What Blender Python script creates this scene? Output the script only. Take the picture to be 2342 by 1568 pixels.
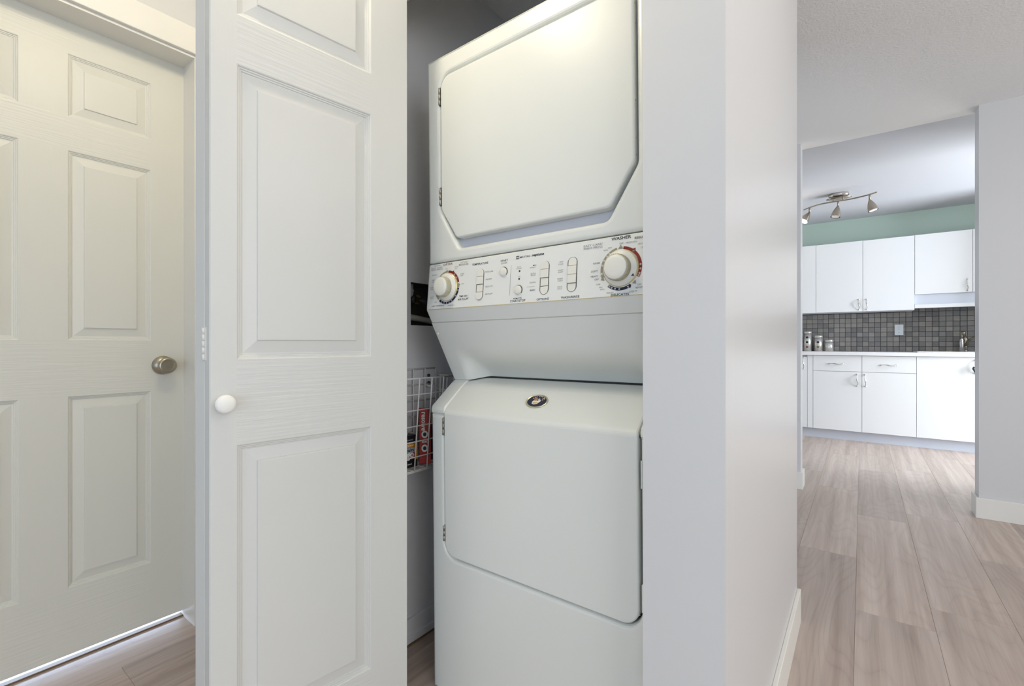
import bpy, bmesh, math, random
from mathutils import Vector, Matrix
from mathutils.geometry import tessellate_polygon
random.seed(7)
PI = math.pi
S = bpy.context.scene
for o in list(bpy.data.objects):
    bpy.data.objects.remove(o)
COL = S.collection

# ------------------------------------------------------------------ camera, world, lights, exposure
TH = math.atan(800 / 1070)
cd = bpy.data.cameras.new('camera')
cam = bpy.data.objects.new('camera', cd); COL.objects.link(cam)
cam.location = (0, 0, 1.02)
cam.rotation_euler = (PI / 2, 0, TH)
cd.sensor_width = 36.0
cd.lens = 36.0 * 1070 / 2342
cd.clip_start = 0.02
S.camera = cam
S.view_settings.view_transform = 'Standard'
S.view_settings.look = 'None'
S.view_settings.gamma = 1.0
S.view_settings.use_curve_mapping = False
S.view_settings.exposure = 0.14

w = bpy.data.worlds.new('world'); S.world = w
w.use_nodes = True
w.node_tree.nodes['Background'].inputs[0].default_value = (0.86, 0.91, 1.0, 1)
w.node_tree.nodes['Background'].inputs[1].default_value = 0.30

def light(name, kind, loc, energy, color, rot=(0, 0, 0), size=None, size_y=None, radius=None):
    l = bpy.data.lights.new(name, kind); l.energy = energy; l.color = color
    if kind == 'AREA':
        l.shape = 'RECTANGLE'; l.size = size; l.size_y = size_y or size
    elif radius: l.shadow_soft_size = radius
    o = bpy.data.objects.new(name, l); COL.objects.link(o)
    o.location = loc; o.rotation_euler = rot
    return o
# hallway ceiling lamp near the closed door, and an added unseen fill for the right walls and ceiling
light('hall_lamp_light', 'POINT', (-0.95, 0.36, 2.32), 15.0, (1.0, 0.87, 0.62), radius=0.09)
light('entry_fill_light', 'POINT', (0.85, 0.85, 1.98), 12.0, (1.0, 0.92, 0.83), radius=0.14)
# soft area fills added behind and right of the camera, standing in for windows
light('living_fill_light', 'AREA', (2.6, -0.9, 1.5), 34.0, (0.94, 0.97, 1.0), rot=(PI/2, 0, math.radians(72)), size=2.0, size_y=1.7)
light('rear_fill_light', 'AREA', (0.25, -1.7, 0.95), 20.0, (0.62, 0.78, 1.0), rot=(PI/2, 0, math.radians(14)), size=1.8, size_y=1.8)  # blue fill added for the closet front wall and washer
light('dining_fill_light', 'AREA', (2.9, 2.6, 1.45), 27.0, (0.97, 0.98, 1.0), rot=(PI/2, 0, math.radians(90)), size=1.8, size_y=1.6)
# kitchen window and patio door out of frame to the right
light('kitchen_window_light', 'AREA', (3.1, 5.20, 1.30), 195.0, (0.82, 0.91, 1.0), rot=(PI/2, 0, math.radians(90)), size=1.1, size_y=2.1)
light('kitchen_fill_light', 'POINT', (0.95, 4.9, 1.65), 6.0, (1.0, 0.93, 0.84), radius=0.15)  # unseen fill added to lift the cabinets and green wall
# daylight in the room behind the closed door
light('bedroom_window_light', 'AREA', (-3.3, 0.3, 0.42), 75.0, (0.60, 0.75, 1.0), rot=(PI/2, 0, math.radians(-90)), size=1.6, size_y=0.8)

# ------------------------------------------------------------------ helpers
def lin(c):
    r = []
    for v in c:
        v = v / 255.0
        r.append(v / 12.92 if v <= 0.04045 else ((v + 0.055) / 1.055) ** 2.4)
    return (r[0], r[1], r[2], 1)

def mat(name, rgb, rough=0.5, metal=0.0, bump=None, var=None, spec=0.5, coat=0.0, emit=None, aniso=None):
    """bump=(scale,strength,distance,(sx,sy,sz)) ; var=(scale,amount)"""
    m = bpy.data.materials.new(name); m.use_nodes = True
    nt = m.node_tree; b = nt.nodes['Principled BSDF']
    b.inputs['Base Color'].default_value = lin(rgb)
    b.inputs['Roughness'].default_value = rough
    b.inputs['Metallic'].default_value = metal
    b.inputs['Specular IOR Level'].default_value = spec
    b.inputs['Coat Weight'].default_value = coat
    tc = nt.nodes.new('ShaderNodeTexCoord')
    if emit:
        b.inputs['Emission Color'].default_value = lin(emit[0]); b.inputs['Emission Strength'].default_value = emit[1]
    if var:
        n = nt.nodes.new('ShaderNodeTexNoise'); n.inputs['Scale'].default_value = var[0]; n.inputs['Detail'].default_value = 3
        nt.links.new(tc.outputs['Object'], n.inputs['Vector'])
        mp = nt.nodes.new('ShaderNodeMapRange')
        mp.inputs['To Min'].default_value = 1 - var[1]; mp.inputs['To Max'].default_value = 1 + var[1]
        nt.links.new(n.outputs['Fac'], mp.inputs['Value'])
        hv = nt.nodes.new('ShaderNodeHueSaturation'); hv.inputs['Color'].default_value = lin(rgb)
        nt.links.new(mp.outputs['Result'], hv.inputs['Value'])
        nt.links.new(hv.outputs['Color'], b.inputs['Base Color'])
    if bump:
        mp = nt.nodes.new('ShaderNodeMapping'); mp.inputs['Scale'].default_value = bump[3]
        nt.links.new(tc.outputs['Object'], mp.inputs['Vector'])
        n = nt.nodes.new('ShaderNodeTexNoise'); n.inputs['Scale'].default_value = bump[0]; n.inputs['Detail'].default_value = 2.5
        nt.links.new(mp.outputs['Vector'], n.inputs['Vector'])
        bp = nt.nodes.new('ShaderNodeBump'); bp.inputs['Strength'].default_value = bump[1]; bp.inputs['Distance'].default_value = bump[2]
        nt.links.new(n.outputs['Fac'], bp.inputs['Height'])
        nt.links.new(bp.outputs['Normal'], b.inputs['Normal'])
    return m

M = {}
M['wall'] = mat('wall_paint', (212, 211, 209), 0.40, bump=(260, 0.10, 0.0006, (1, 1, 1)), var=(1.3, 0.012))
M['wall_lightened'] = mat('closet_wall_lightened', (226, 226, 229), 0.6, bump=(180, 0.12, 0.0008, (1, 1, 1)), var=(2.5, 0.03))  # same wall paint, lightened to offset the weak light in the closet
M['ceil'] = mat('hall_ceiling_paint', (240, 238, 234), 0.9, bump=(95, 0.55, 0.004, (1, 1, 1)))
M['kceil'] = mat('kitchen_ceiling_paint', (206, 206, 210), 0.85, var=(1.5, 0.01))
M['green'] = mat('green_paint', (200, 219, 207), 0.75, var=(1.5, 0.02))
M['trim'] = mat('trim_paint', (232, 229, 221), 0.38, var=(2, 0.01))
M['door'] = mat('door_paint', (221, 219, 208), 0.40, bump=(60, 0.22, 0.0012, (1, 1, 0.18)))
M['door_h'] = mat('door_paint_rail', (221, 219, 208), 0.40, bump=(38, 0.55, 0.0016, (0.16, 1, 4.2)))
M['leaf'] = mat('bifold_paint', (212, 211, 205), 0.40, bump=(60, 0.22, 0.0012, (1, 1, 0.18)))
M['leaf_h'] = mat('bifold_paint_rail', (212, 211, 205), 0.40, bump=(38, 0.55, 0.0016, (0.16, 1, 4.2)))
M['leafflat'] = mat('bifold_paint_panel', (212, 211, 205), 0.40, bump=(60, 0.10, 0.0010, (1, 1, 0.15)))
M['doorflat'] = mat('door_paint_panel', (221, 219, 208), 0.40, bump=(60, 0.10, 0.0010, (1, 1, 0.15)))
M['enamel'] = mat('ivory_enamel', (226, 227, 220), 0.33, coat=0.15, var=(2, 0.008))
M['enamel2'] = mat('ivory_plastic', (228, 228, 220), 0.36, var=(3, 0.008))
M['panelp'] = mat('control_panel_print', (229, 229, 223), 0.42, var=(6, 0.006))
M['knob'] = mat('ivory_knob_plastic', (230, 227, 215), 0.36, var=(8, 0.01))
M['knobside'] = mat('ivory_knob_grip', (196, 190, 165), 0.5, var=(40, 0.03))
M['gold'] = mat('pale_gold_trim', (226, 206, 150), 0.3, 0.6, var=(10, 0.02))
M['gap'] = mat('dark_gap_fill', (58, 56, 50), 0.8, var=(20, 0.05))  # dark colour standing in for the shade in gaps and seams
M['trough'] = mat('shaded_grey_enamel', (206, 207, 212), 0.35, var=(4, 0.01))  # bluish grey painted in for the shading inside the recess
M['hinge'] = mat('steel_hinge', (176, 172, 160), 0.35, 0.7, var=(30, 0.05))
M['red'] = mat('dial_red_print', (128, 30, 18), 0.5, var=(10, 0.03))
M['navy'] = mat('dial_navy_print', (20, 22, 52), 0.5, var=(10, 0.03))
M['taupe'] = mat('dial_taupe_print', (150, 144, 124), 0.5, var=(10, 0.03))
M['ink'] = mat('dark_ink', (62, 62, 62), 0.6, var=(10, 0.02))
M['inkg'] = mat('grey_ink', (136, 134, 130), 0.6, var=(10, 0.02))
M['inkb'] = mat('brown_ink', (106, 94, 84), 0.6, var=(10, 0.02))
M['inkr'] = mat('red_ink', (134, 74, 62), 0.6, var=(10, 0.02))
M['white'] = mat('white_print', (238, 236, 228), 0.5, var=(10, 0.01))
M['chrome'] = mat('chrome', (214, 210, 206), 0.12, 1.0, var=(10, 0.02))
M['nickel'] = mat('brushed_nickel', (176, 168, 150), 0.34, 1.0, bump=(90, 0.12, 0.0005, (1, 1, 6)), var=(12, 0.03))
M['steel'] = mat('brushed_steel', (224, 221, 216), 0.32, 0.75, bump=(120, 0.10, 0.0004, (0.2, 0.2, 6)), var=(10, 0.03))
M['lampmetal'] = mat('lamp_nickel', (170, 160, 146), 0.3, 1.0, var=(12, 0.03))
M['cab'] = mat('cabinet_white', (240, 240, 240), 0.42, var=(2, 0.006))
M['cabin'] = mat('cabinet_carcass', (214, 216, 222), 0.5, var=(2, 0.006))
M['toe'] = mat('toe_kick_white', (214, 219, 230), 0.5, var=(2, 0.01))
M['counter'] = mat('white_countertop', (240, 238, 238), 0.3, var=(8, 0.01))
M['grout'] = mat('dark_grout', (44, 43, 46), 0.9, var=(30, 0.06))
M['wire'] = mat('white_coated_wire', (232, 231, 228), 0.35, var=(10, 0.01))
M['boxred'] = mat('red_carton', (176, 22, 18), 0.4, var=(8, 0.04))
M['boxbrown'] = mat('brown_carton_side', (110, 52, 30), 0.5, var=(14, 0.12))
M['boxyellow'] = mat('yellow_carton', (214, 170, 30), 0.4, var=(8, 0.04))
M['magenta'] = mat('magenta_label', (160, 30, 90), 0.5, var=(8, 0.03))
M['boxblack'] = mat('black_carton', (30, 26, 32), 0.4, var=(8, 0.05))
M['orange'] = mat('orange_label', (206, 140, 40), 0.5, var=(12, 0.06))
M['labgrey'] = mat('grey_label', (176, 186, 196), 0.5, var=(12, 0.04))
M['labred'] = mat('red_label', (166, 40, 44), 0.5, var=(12, 0.04))
M['bluebox'] = mat('navy_carton', (30, 48, 84), 0.4, var=(8, 0.05))
M['pvc'] = mat('grey_pipe', (176, 176, 170), 0.5, var=(12, 0.04))
M['brass'] = mat('aged_brass', (178, 156, 104), 0.35, 1.0, var=(20, 0.08))
M['black'] = mat('black_rubber', (34, 33, 34), 0.45, var=(20, 0.05))
M['caulk'] = mat('tan_caulk', (120, 96, 66), 0.9, var=(40, 0.2))
M['thresh'] = mat('threshold_wood', (120, 98, 72), 0.6, var=(30, 0.1))
M['switch'] = mat('switch_plastic', (222, 228, 232), 0.35, var=(8, 0.01))
M['bulb'] = mat('lit_bulb', (255, 250, 240), 0.3, emit=((255, 248, 235), 9.0))
M['glass'] = mat('frosted_bulb', (236, 232, 222), 0.25, var=(10, 0.02))

def tile_material():
    m = bpy.data.materials.new('stone_mosaic'); m.use_nodes = True
    nt = m.node_tree; b = nt.nodes['Principled BSDF']; b.inputs['Roughness'].default_value = 0.5
    oi = nt.nodes.new('ShaderNodeObjectInfo'); tc = nt.nodes.new('ShaderNodeTexCoord')
    rp = nt.nodes.new('ShaderNodeValToRGB')
    rp.color_ramp.elements[0].color = lin((118, 115, 115)); rp.color_ramp.elements[1].color = lin((152, 148, 145))
    e = rp.color_ramp.elements.new(0.5); e.color = lin((136, 133, 131))
    e = rp.color_ramp.elements.new(0.8); e.color = lin((146, 140, 134))
    nt.links.new(oi.outputs['Random'], rp.inputs['Fac'])
    n = nt.nodes.new('ShaderNodeTexNoise'); n.noise_dimensions = '4D'; n.inputs['Scale'].default_value = 40; n.inputs['Detail'].default_value = 4
    mp = nt.nodes.new('ShaderNodeMapping'); mp.inputs['Scale'].default_value = (0.5, 1, 1.6)
    nt.links.new(tc.outputs['Object'], mp.inputs['Vector']); nt.links.new(mp.outputs['Vector'], n.inputs['Vector'])
    ml = nt.nodes.new('ShaderNodeMath'); ml.operation = 'MULTIPLY'; ml.inputs[1].default_value = 50
    nt.links.new(oi.outputs['Random'], ml.inputs[0]); nt.links.new(ml.outputs[0], n.inputs['W'])
    mr = nt.nodes.new('ShaderNodeMapRange'); mr.inputs['To Min'].default_value = 0.78; mr.inputs['To Max'].default_value = 1.22
    nt.links.new(n.outputs['Fac'], mr.inputs['Value'])
    hv = nt.nodes.new('ShaderNodeHueSaturation')
    nt.links.new(rp.outputs['Color'], hv.inputs['Color']); nt.links.new(mr.outputs['Result'], hv.inputs['Value'])
    nt.links.new(hv.outputs['Color'], b.inputs['Base Color'])
    return m
M['tile'] = tile_material()

def plank_material():
    m = bpy.data.materials.new('oak_plank'); m.use_nodes = True
    nt = m.node_tree; b = nt.nodes['Principled BSDF']; b.inputs['Roughness'].default_value = 0.36
    L = nt.links.new
    oi = nt.nodes.new('ShaderNodeObjectInfo'); tc = nt.nodes.new('ShaderNodeTexCoord')
    ml = nt.nodes.new('ShaderNodeMath'); ml.operation = 'MULTIPLY'; ml.inputs[1].default_value = 90
    L(oi.outputs['Random'], ml.inputs[0])
    # broad cathedral figure: contour bands of a stretched noise
    mp = nt.nodes.new('ShaderNodeMapping'); mp.inputs['Scale'].default_value = (5.2, 0.95, 1)
    L(tc.outputs['Object'], mp.inputs['Vector'])
    n1 = nt.nodes.new('ShaderNodeTexNoise'); n1.noise_dimensions = '4D'; n1.inputs['Scale'].default_value = 1.0; n1.inputs['Detail'].default_value = 1.2
    L(mp.outputs['Vector'], n1.inputs['Vector']); L(ml.outputs[0], n1.inputs['W'])
    k = nt.nodes.new('ShaderNodeMath'); k.operation = 'MULTIPLY'; k.inputs[1].default_value = 60
    L(n1.outputs['Fac'], k.inputs[0])
    s0 = nt.nodes.new('ShaderNodeMath'); s0.operation = 'SINE'; L(k.outputs[0], s0.inputs[0])
    s1 = nt.nodes.new('ShaderNodeMath'); s1.operation = 'ABSOLUTE'; L(s0.outputs[0], s1.inputs[0])
    sn = nt.nodes.new('ShaderNodeMath'); sn.operation = 'POWER'; sn.inputs[1].default_value = 0.28; L(s1.outputs[0], sn.inputs[0])
    # streaks
    mp2 = nt.nodes.new('ShaderNodeMapping'); mp2.inputs['Scale'].default_value = (15, 0.42, 1)
    L(tc.outputs['Object'], mp2.inputs['Vector'])
    n2 = nt.nodes.new('ShaderNodeTexNoise'); n2.noise_dimensions = '4D'; n2.inputs['Scale'].default_value = 1.4; n2.inputs['Detail'].default_value = 5; n2.inputs['Roughness'].default_value = 0.65
    L(mp2.outputs['Vector'], n2.inputs['Vector']); L(ml.outputs[0], n2.inputs['W'])
    # fine grain
    mp3 = nt.nodes.new('ShaderNodeMapping'); mp3.inputs['Scale'].default_value = (300, 5, 1)
    L(tc.outputs['Object'], mp3.inputs['Vector'])
    n3 = nt.nodes.new('ShaderNodeTexNoise'); n3.inputs['Scale'].default_value = 1; n3.inputs['Detail'].default_value = 2
    L(mp3.outputs['Vector'], n3.inputs['Vector'])
    # knots: small dark spots
    vr = nt.nodes.new('ShaderNodeTexVoronoi'); vr.voronoi_dimensions = '4D'; vr.inputs['Scale'].default_value = 1.0
    mp4 = nt.nodes.new('ShaderNodeMapping'); mp4.inputs['Scale'].default_value = (5.5, 2.6, 1); L(tc.outputs['Object'], mp4.inputs['Vector'])
    L(mp4.outputs['Vector'], vr.inputs['Vector']); L(ml.outputs[0], vr.inputs['W'])
    kr = nt.nodes.new('ShaderNodeMapRange'); kr.inputs['From Min'].default_value = 0.03; kr.inputs['From Max'].default_value = 0.075
    kr.inputs['To Min'].default_value = 0.62; kr.inputs['To Max'].default_value = 1.0
    L(vr.outputs['Distance'], kr.inputs['Value'])
    rp = nt.nodes.new('ShaderNodeValToRGB')
    rp.color_ramp.elements[0].color = lin((156, 137, 124)); rp.color_ramp.elements[1].color = lin((190, 174, 163))
    rp.color_ramp.elements[0].position = 0.30; rp.color_ramp.elements[1].position = 0.62
    L(n2.outputs['Fac'], rp.inputs['Fac'])
    a = nt.nodes.new('ShaderNodeMath'); a.operation = 'MULTIPLY_ADD'; a.inputs[1].default_value = 0.20; a.inputs[2].default_value = -0.16
    L(sn.outputs[0], a.inputs[0])
    c = nt.nodes.new('ShaderNodeMath'); c.operation = 'MULTIPLY_ADD'; c.inputs[1].default_value = 0.16; L(n3.outputs['Fac'], c.inputs[0]); L(a.outputs[0], c.inputs[2])
    d = nt.nodes.new('ShaderNodeMath'); d.operation = 'MULTIPLY_ADD'; d.inputs[1].default_value = 0.26; L(oi.outputs['Random'], d.inputs[0]); L(c.outputs[0], d.inputs[2])
    e = nt.nodes.new('ShaderNodeMath'); e.operation = 'ADD'; e.inputs[1].default_value = 0.88; L(d.outputs[0], e.inputs[0])
    f = nt.nodes.new('ShaderNodeMath'); f.operation = 'MULTIPLY'; L(e.outputs[0], f.inputs[0]); L(kr.outputs['Result'], f.inputs[1])
    hv = nt.nodes.new('ShaderNodeHueSaturation'); L(rp.outputs['Color'], hv.inputs['Color']); L(f.outputs[0], hv.inputs['Value'])
    L(hv.outputs['Color'], b.inputs['Base Color'])
    return m
M['plank'] = plank_material()

def link(o, parent=None):
    COL.objects.link(o)
    if parent is not None: o.parent = parent
    return o
def empty(name, loc=(0, 0, 0), rotz=0, label=None, cat=None, group=None, kind=None):
    o = bpy.data.objects.new(name, None); COL.objects.link(o)
    o.location = loc; o.rotation_euler = (0, 0, rotz); o.empty_display_size = 0.1
    tag(o, label, cat, group, kind); return o
def tag(o, label=None, cat=None, group=None, kind=None):
    if label: o['label'] = label
    if cat: o['category'] = cat
    if group: o['group'] = group
    if kind: o['kind'] = kind
    return o

class MB:
    """collects shapes for ONE mesh"""
    def __init__(s): s.v = []; s.f = []; s.m = []; s.sm = []
    def add(s, verts, faces, mi=0, smooth=False):
        b = len(s.v); s.v += [tuple(p) for p in verts]
        for f in faces: s.f.append(tuple(i + b for i in f)); s.m.append(mi); s.sm.append(smooth)
        return s
    def box(s, x0, x1, y0, y1, z0, z1, mi=0, bev=0.0):
        if bev <= 0:
            v = [(x, y, z) for x in (x0, x1) for y in (y0, y1) for z in (z0, z1)]
            return s.add(v, [(0, 1, 3, 2), (4, 6, 7, 5), (0, 4, 5, 1), (2, 3, 7, 6), (0, 2, 6, 4), (1, 5, 7, 3)], mi)
        bm = bmesh.new(); bmesh.ops.create_cube(bm, size=1)
        for p in bm.verts: p.co = Vector(((x0 + x1) / 2 + p.co.x * (x1 - x0), (y0 + y1) / 2 + p.co.y * (y1 - y0), (z0 + z1) / 2 + p.co.z * (z1 - z0)))
        bmesh.ops.bevel(bm, geom=list(bm.edges), offset=bev, segments=2, affect='EDGES', profile=0.5)
        bm.verts.index_update()
        s.add([p.co[:] for p in bm.verts], [tuple(q.index for q in f.verts) for f in bm.faces], mi, False); bm.free(); return s
    def loft(s, loops, mi=0, smooth=False, closed=True, cap0=False, cap1=False):
        n = len(loops[0]); b = len(s.v)
        for L_ in loops: s.v += [tuple(p) for p in L_]
        for i in range(len(loops) - 1):
            for j in range(n if closed else n - 1):
                k = (j + 1) % n
                s.f.append((b + i * n + j, b + i * n + k, b + (i + 1) * n + k, b + (i + 1) * n + j)); s.m.append(mi); s.sm.append(smooth)
        if cap0: s.f.append(tuple(b + j for j in range(n))[::-1]); s.m.append(mi); s.sm.append(False)
        if cap1: s.f.append(tuple(b + (len(loops) - 1) * n + j for j in range(n))); s.m.append(mi); s.sm.append(False)
        return s
    def fill(s, loops, mi=0):
        vl = [[Vector(p) for p in L_] for L_ in loops]
        flat = [p for L_ in vl for p in L_]
        tris = tessellate_polygon(vl)
        return s.add([p[:] for p in flat], tris, mi)
    def lathe(s, prof, c=(0, 0, 0), axis='z', n=32, mi=0, smooth=True, sy=1.0, sx=1.0):
        """prof: list of (radius, height along axis)"""
        loops = []
        for r, h in prof:
            lp = []
            for i in range(n):
                a = 2 * PI * i / n; x = r * math.cos(a) * sx; y = r * math.sin(a) * sy
                if axis == 'z': p = (c[0] + x, c[1] + y, c[2] + h)
                elif axis == 'y': p = (c[0] + x, c[1] + h, c[2] + y)
                else: p = (c[0] + h, c[1] + x, c[2] + y)
                lp.append(p)
            loops.append(lp)
        return s.loft(loops, mi, smooth, True, prof[0][0] > 1e-6, prof[-1][0] > 1e-6)
    def tube(s, pts, r, n=8, mi=0, caps=True, smooth=True):
        pts = [Vector(p) for p in pts]; loops = []
        up = Vector((0, 0, 1))
        for i, p in enumerate(pts):
            d = (pts[min(i + 1, len(pts) - 1)] - pts[max(i - 1, 0)]).normalized()
            u = up if abs(d.dot(up)) < 0.95 else Vector((1, 0, 0))
            a = d.cross(u).normalized(); b = a.cross(d).normalized()
            rr = r[i] if isinstance(r, (list, tuple)) else r
            loops.append([p + (a * math.cos(2 * PI * k / n) + b * math.sin(2 * PI * k / n)) * rr for k in range(n)])
        return s.loft(loops, mi, smooth, True, caps, caps)
    def build(s, name, mats, parent=None, recalc=True):
        me = bpy.data.meshes.new(name)
        me.from_pydata(s.v, [], s.f)
        if not isinstance(mats, (list, tuple)): mats = [mats]
        for m in mats: me.materials.append(m)
        for i, p in enumerate(me.polygons): p.material_index = s.m[i]; p.use_smooth = s.sm[i]
        if recalc:
            bm = bmesh.new(); bm.from_mesh(me)
            bmesh.ops.recalc_face_normals(bm, faces=bm.faces); bm.to_mesh(me); bm.free()
        me.update()
        return link(bpy.data.objects.new(name, me), parent)

def offset(poly, d):
    """offset a closed CCW 2-D polygon inward by d"""
    n = len(poly); out = []
    for i in range(n):
        p0, p1, p2 = Vector(poly[i - 1]), Vector(poly[i]), Vector(poly[(i + 1) % n])
        e1 = (p1 - p0).normalized(); e2 = (p2 - p1).normalized()
        n1 = Vector((-e1.y, e1.x)); n2 = Vector((-e2.y, e2.x))
        b = (n1 + n2); L_ = b.length
        if L_ < 1e-6: out.append(tuple(p1 + n1 * d)); continue
        b /= L_
        out.append(tuple(p1 + b * (d / max(b.dot(n1), 0.35))))
    return out
def rounded(pts, rad, seg=8):
    """CCW corner points with per-corner radius -> smooth polygon"""
    n = len(pts); out = []
    for i in range(n):
        p0, p1, p2 = Vector(pts[i - 1]), Vector(pts[i]), Vector(pts[(i + 1) % n])
        r = rad[i] if isinstance(rad, (list, tuple)) else rad
        if r <= 0: out.append(tuple(p1)); continue
        a = (p0 - p1).normalized(); b = (p2 - p1).normalized()
        ang = a.angle(b); t = r / math.tan(ang / 2)
        q0 = p1 + a * t; q1 = p1 + b * t
        c = p1 + (a + b).normalized() * (r / math.sin(ang / 2))
        a0 = math.atan2(q0.y - c.y, q0.x - c.x); a1 = math.atan2(q1.y - c.y, q1.x - c.x)
        da = a1 - a0
        while da > PI: da -= 2 * PI
        while da < -PI: da += 2 * PI
        for k in range(seg + 1):
            t_ = a0 + da * k / seg; out.append((c.x + r * math.cos(t_), c.y + r * math.sin(t_)))
    return out
def L3(poly, w): return [(p[0], w, p[1]) for p in poly]

def struct(name, mb, m, parent=None):
    o = mb.build(name, m, parent)
    if parent is None: o['kind'] = 'structure'
    return o
def sbox(name, x0, x1, y0, y1, z0, z1, m, parent=None):
    return struct(name, MB().box(x0, x1, y0, y1, z0, z1), m, parent)

# ------------------------------------------------------------------ room shell
HC, KC = 2.41, 2.432
fl = sbox('floor', -4.2, 3.4, -1.6, 6.75, -0.09, -0.012, M['grout'])
sbox('ceiling', -4.2, 3.4, -1.6, 3.95, HC, HC + 0.12, M['ceil'])
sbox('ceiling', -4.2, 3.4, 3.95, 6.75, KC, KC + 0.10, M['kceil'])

# wall with the six panel door
DX, WX = -2.03, -1.926
DY0, DY1 = -0.10, 0.665
wl = MB()
wl.box(-2.09, WX, DY1 + 0.004, 0.876, 0, HC); wl.box(-2.09, WX, -1.6, DY0 - 0.03, 0, HC); wl.box(-2.09, WX, DY0 - 0.03, DY1 + 0.004, 2.047, HC)
struct('wall_left', wl, M['wall'])
tr = MB()
tr.box(-2.07, WX + 0.001, DY1, DY1 + 0.012, 0, 2.0448)
tr.box(-2.07, WX + 0.001, DY0 - 0.03, DY0 - 0.005, 0, 2.0448)
tr.box(-2.07, WX + 0.001, DY0 - 0.03, DY1 + 0.012, 2.045, 2.060)
struct('trim_1', tr, M['trim'])
tr = MB()
tr.box(WX, WX + 0.016, DY0 - 0.12, DY1 + 0.095, 2.054, 2.147, bev=0.002)
tr.box(WX, WX + 0.016, DY1 + 0.010, DY1 + 0.095, 0, 2.0538, bev=0.001)
tr.box(WX, WX + 0.016, DY0 - 0.12, DY0 - 0.030, 0, 2.0538, bev=0.001)
struct('trim_2', tr, M['trim'])
sbox('baseboard_left', WX, WX + 0.012, DY1 + 0.096, 0.866, 0, 0.118, M['trim'])

# closet front wall, side walls, back
OP0, OP1, FY = -1.155, -0.339, 0.876
cf = MB(); cf.box(-2.09, OP0, FY, 0.951, 0, HC); cf.box(OP0, OP1, FY, 0.951, 2.06, HC)
struct('wall_closet_front', cf, M['wall'])
sc = MB()
sc.box(OP1, -0.190, FY, 0.951, 0, HC)
sc.box(-0.305, -0.190, 0.9512, 1.998, 0, HC)
struct('wall_center', sc, mat('satin_wall_paint', (213, 212, 210), 0.30, bump=(200, 0.06, 0.0005, (1, 1, 1)), var=(1.3, 0.012)))
sbox('wall_closet_back', -1.36, -0.305, 1.80, 1.998, 0, HC, M['wall_lightened'])
# closet left wall with the hole of the laundry outlet box
CX = -1.236
hole = [(1.072, 1.081), (1.330, 1.081), (1.330, 1.228), (1.072, 1.228)]
outer = [(0.951, 0), (1.80, 0), (1.80, HC), (0.951, HC)]
cw = MB()
cw.fill([[(CX, a, b) for a, b in outer], [(CX, a, b) for a, b in hole]])
cw.fill([[(CX - 0.115, a, b) for a, b in outer]])
cw.loft([[(CX, a, b) for a, b in outer], [(CX - 0.115, a, b) for a, b in outer]])
struct('wall_closet_left', cw, M['wall_lightened'])
bb = MB(); bb.box(CX, CX + 0.010, 0.951, 1.80, 0.004, 0.085, bev=0.002); bb.box(CX, CX + 0.014, 0.951, 1.80, 0.004, 0.030, bev=0.002)
struct('baseboard_closet', bb, M['wall_lightened'])
sbox('trim_3', CX, CX + 0.018, 0.951, 1.80, -0.001, 0.005, M['caulk'])

# baseboards of the projecting wall and its end
bb = MB()
bb.box(-0.190, -0.178, FY - 0.012, 2.010, 0, 0.118, bev=0.002)
bb.box(OP1, -0.1902, FY - 0.012, FY, 0, 0.118, bev=0.001)
bb.box(-0.305, -0.1902, 1.998, 2.010, 0, 0.118, bev=0.001)
struct('baseboard_center', bb, M['trim'])

# cross wall between hall and kitchen with its full height opening
sbox('wall_right', 0.548, 3.4, 3.825, 3.945, 0, HC + 0.02, M['wall'])
sbox('wall_middle', -2.6, -0.342, 3.825, 3.945, 0, HC + 0.02, M['wall'])
bb = MB(); bb.box(0.534, 3.4, 3.811, 3.825, 0, 0.118, bev=0.002); bb.box(0.534, 0.548, 3.8252, 3.958, 0, 0.118, bev=0.001)
struct('baseboard_right', bb, M['trim'])
bb = MB(); bb.box(-2.6, -0.329, 3.811, 3.825, 0, 0.118, bev=0.002); bb.box(-0.342, -0.329, 3.8252, 3.958, 0, 0.118, bev=0.001)
struct('baseboard_middle', bb, M['trim'])
# kitchen shell
sbox('wall_kitchen_back', -2.6, 3.4, 6.60, 6.72, 0, KC, M['green'])
sbox('wall_kitchen_left', -2.7, -2.6, 2.0, 6.72, 0, KC, M['wall'])
sbox('wall_kitchen_light_block', 1.42, 1.52, 3.945, 4.72, 0, KC, M['wall'])  # unseen wall piece added to edge the window light on the floor
sbox('wall_kitchen_far_right', 1.42, 1.52, 5.85, 6.60, 0, KC, M['wall'])
# bedroom floor edge strip under the closed door
struct('trim_4', MB().box(-2.056, -2.033, DY0, DY1, -0.001, 0.0058, bev=0.001), M['thresh'])

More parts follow.
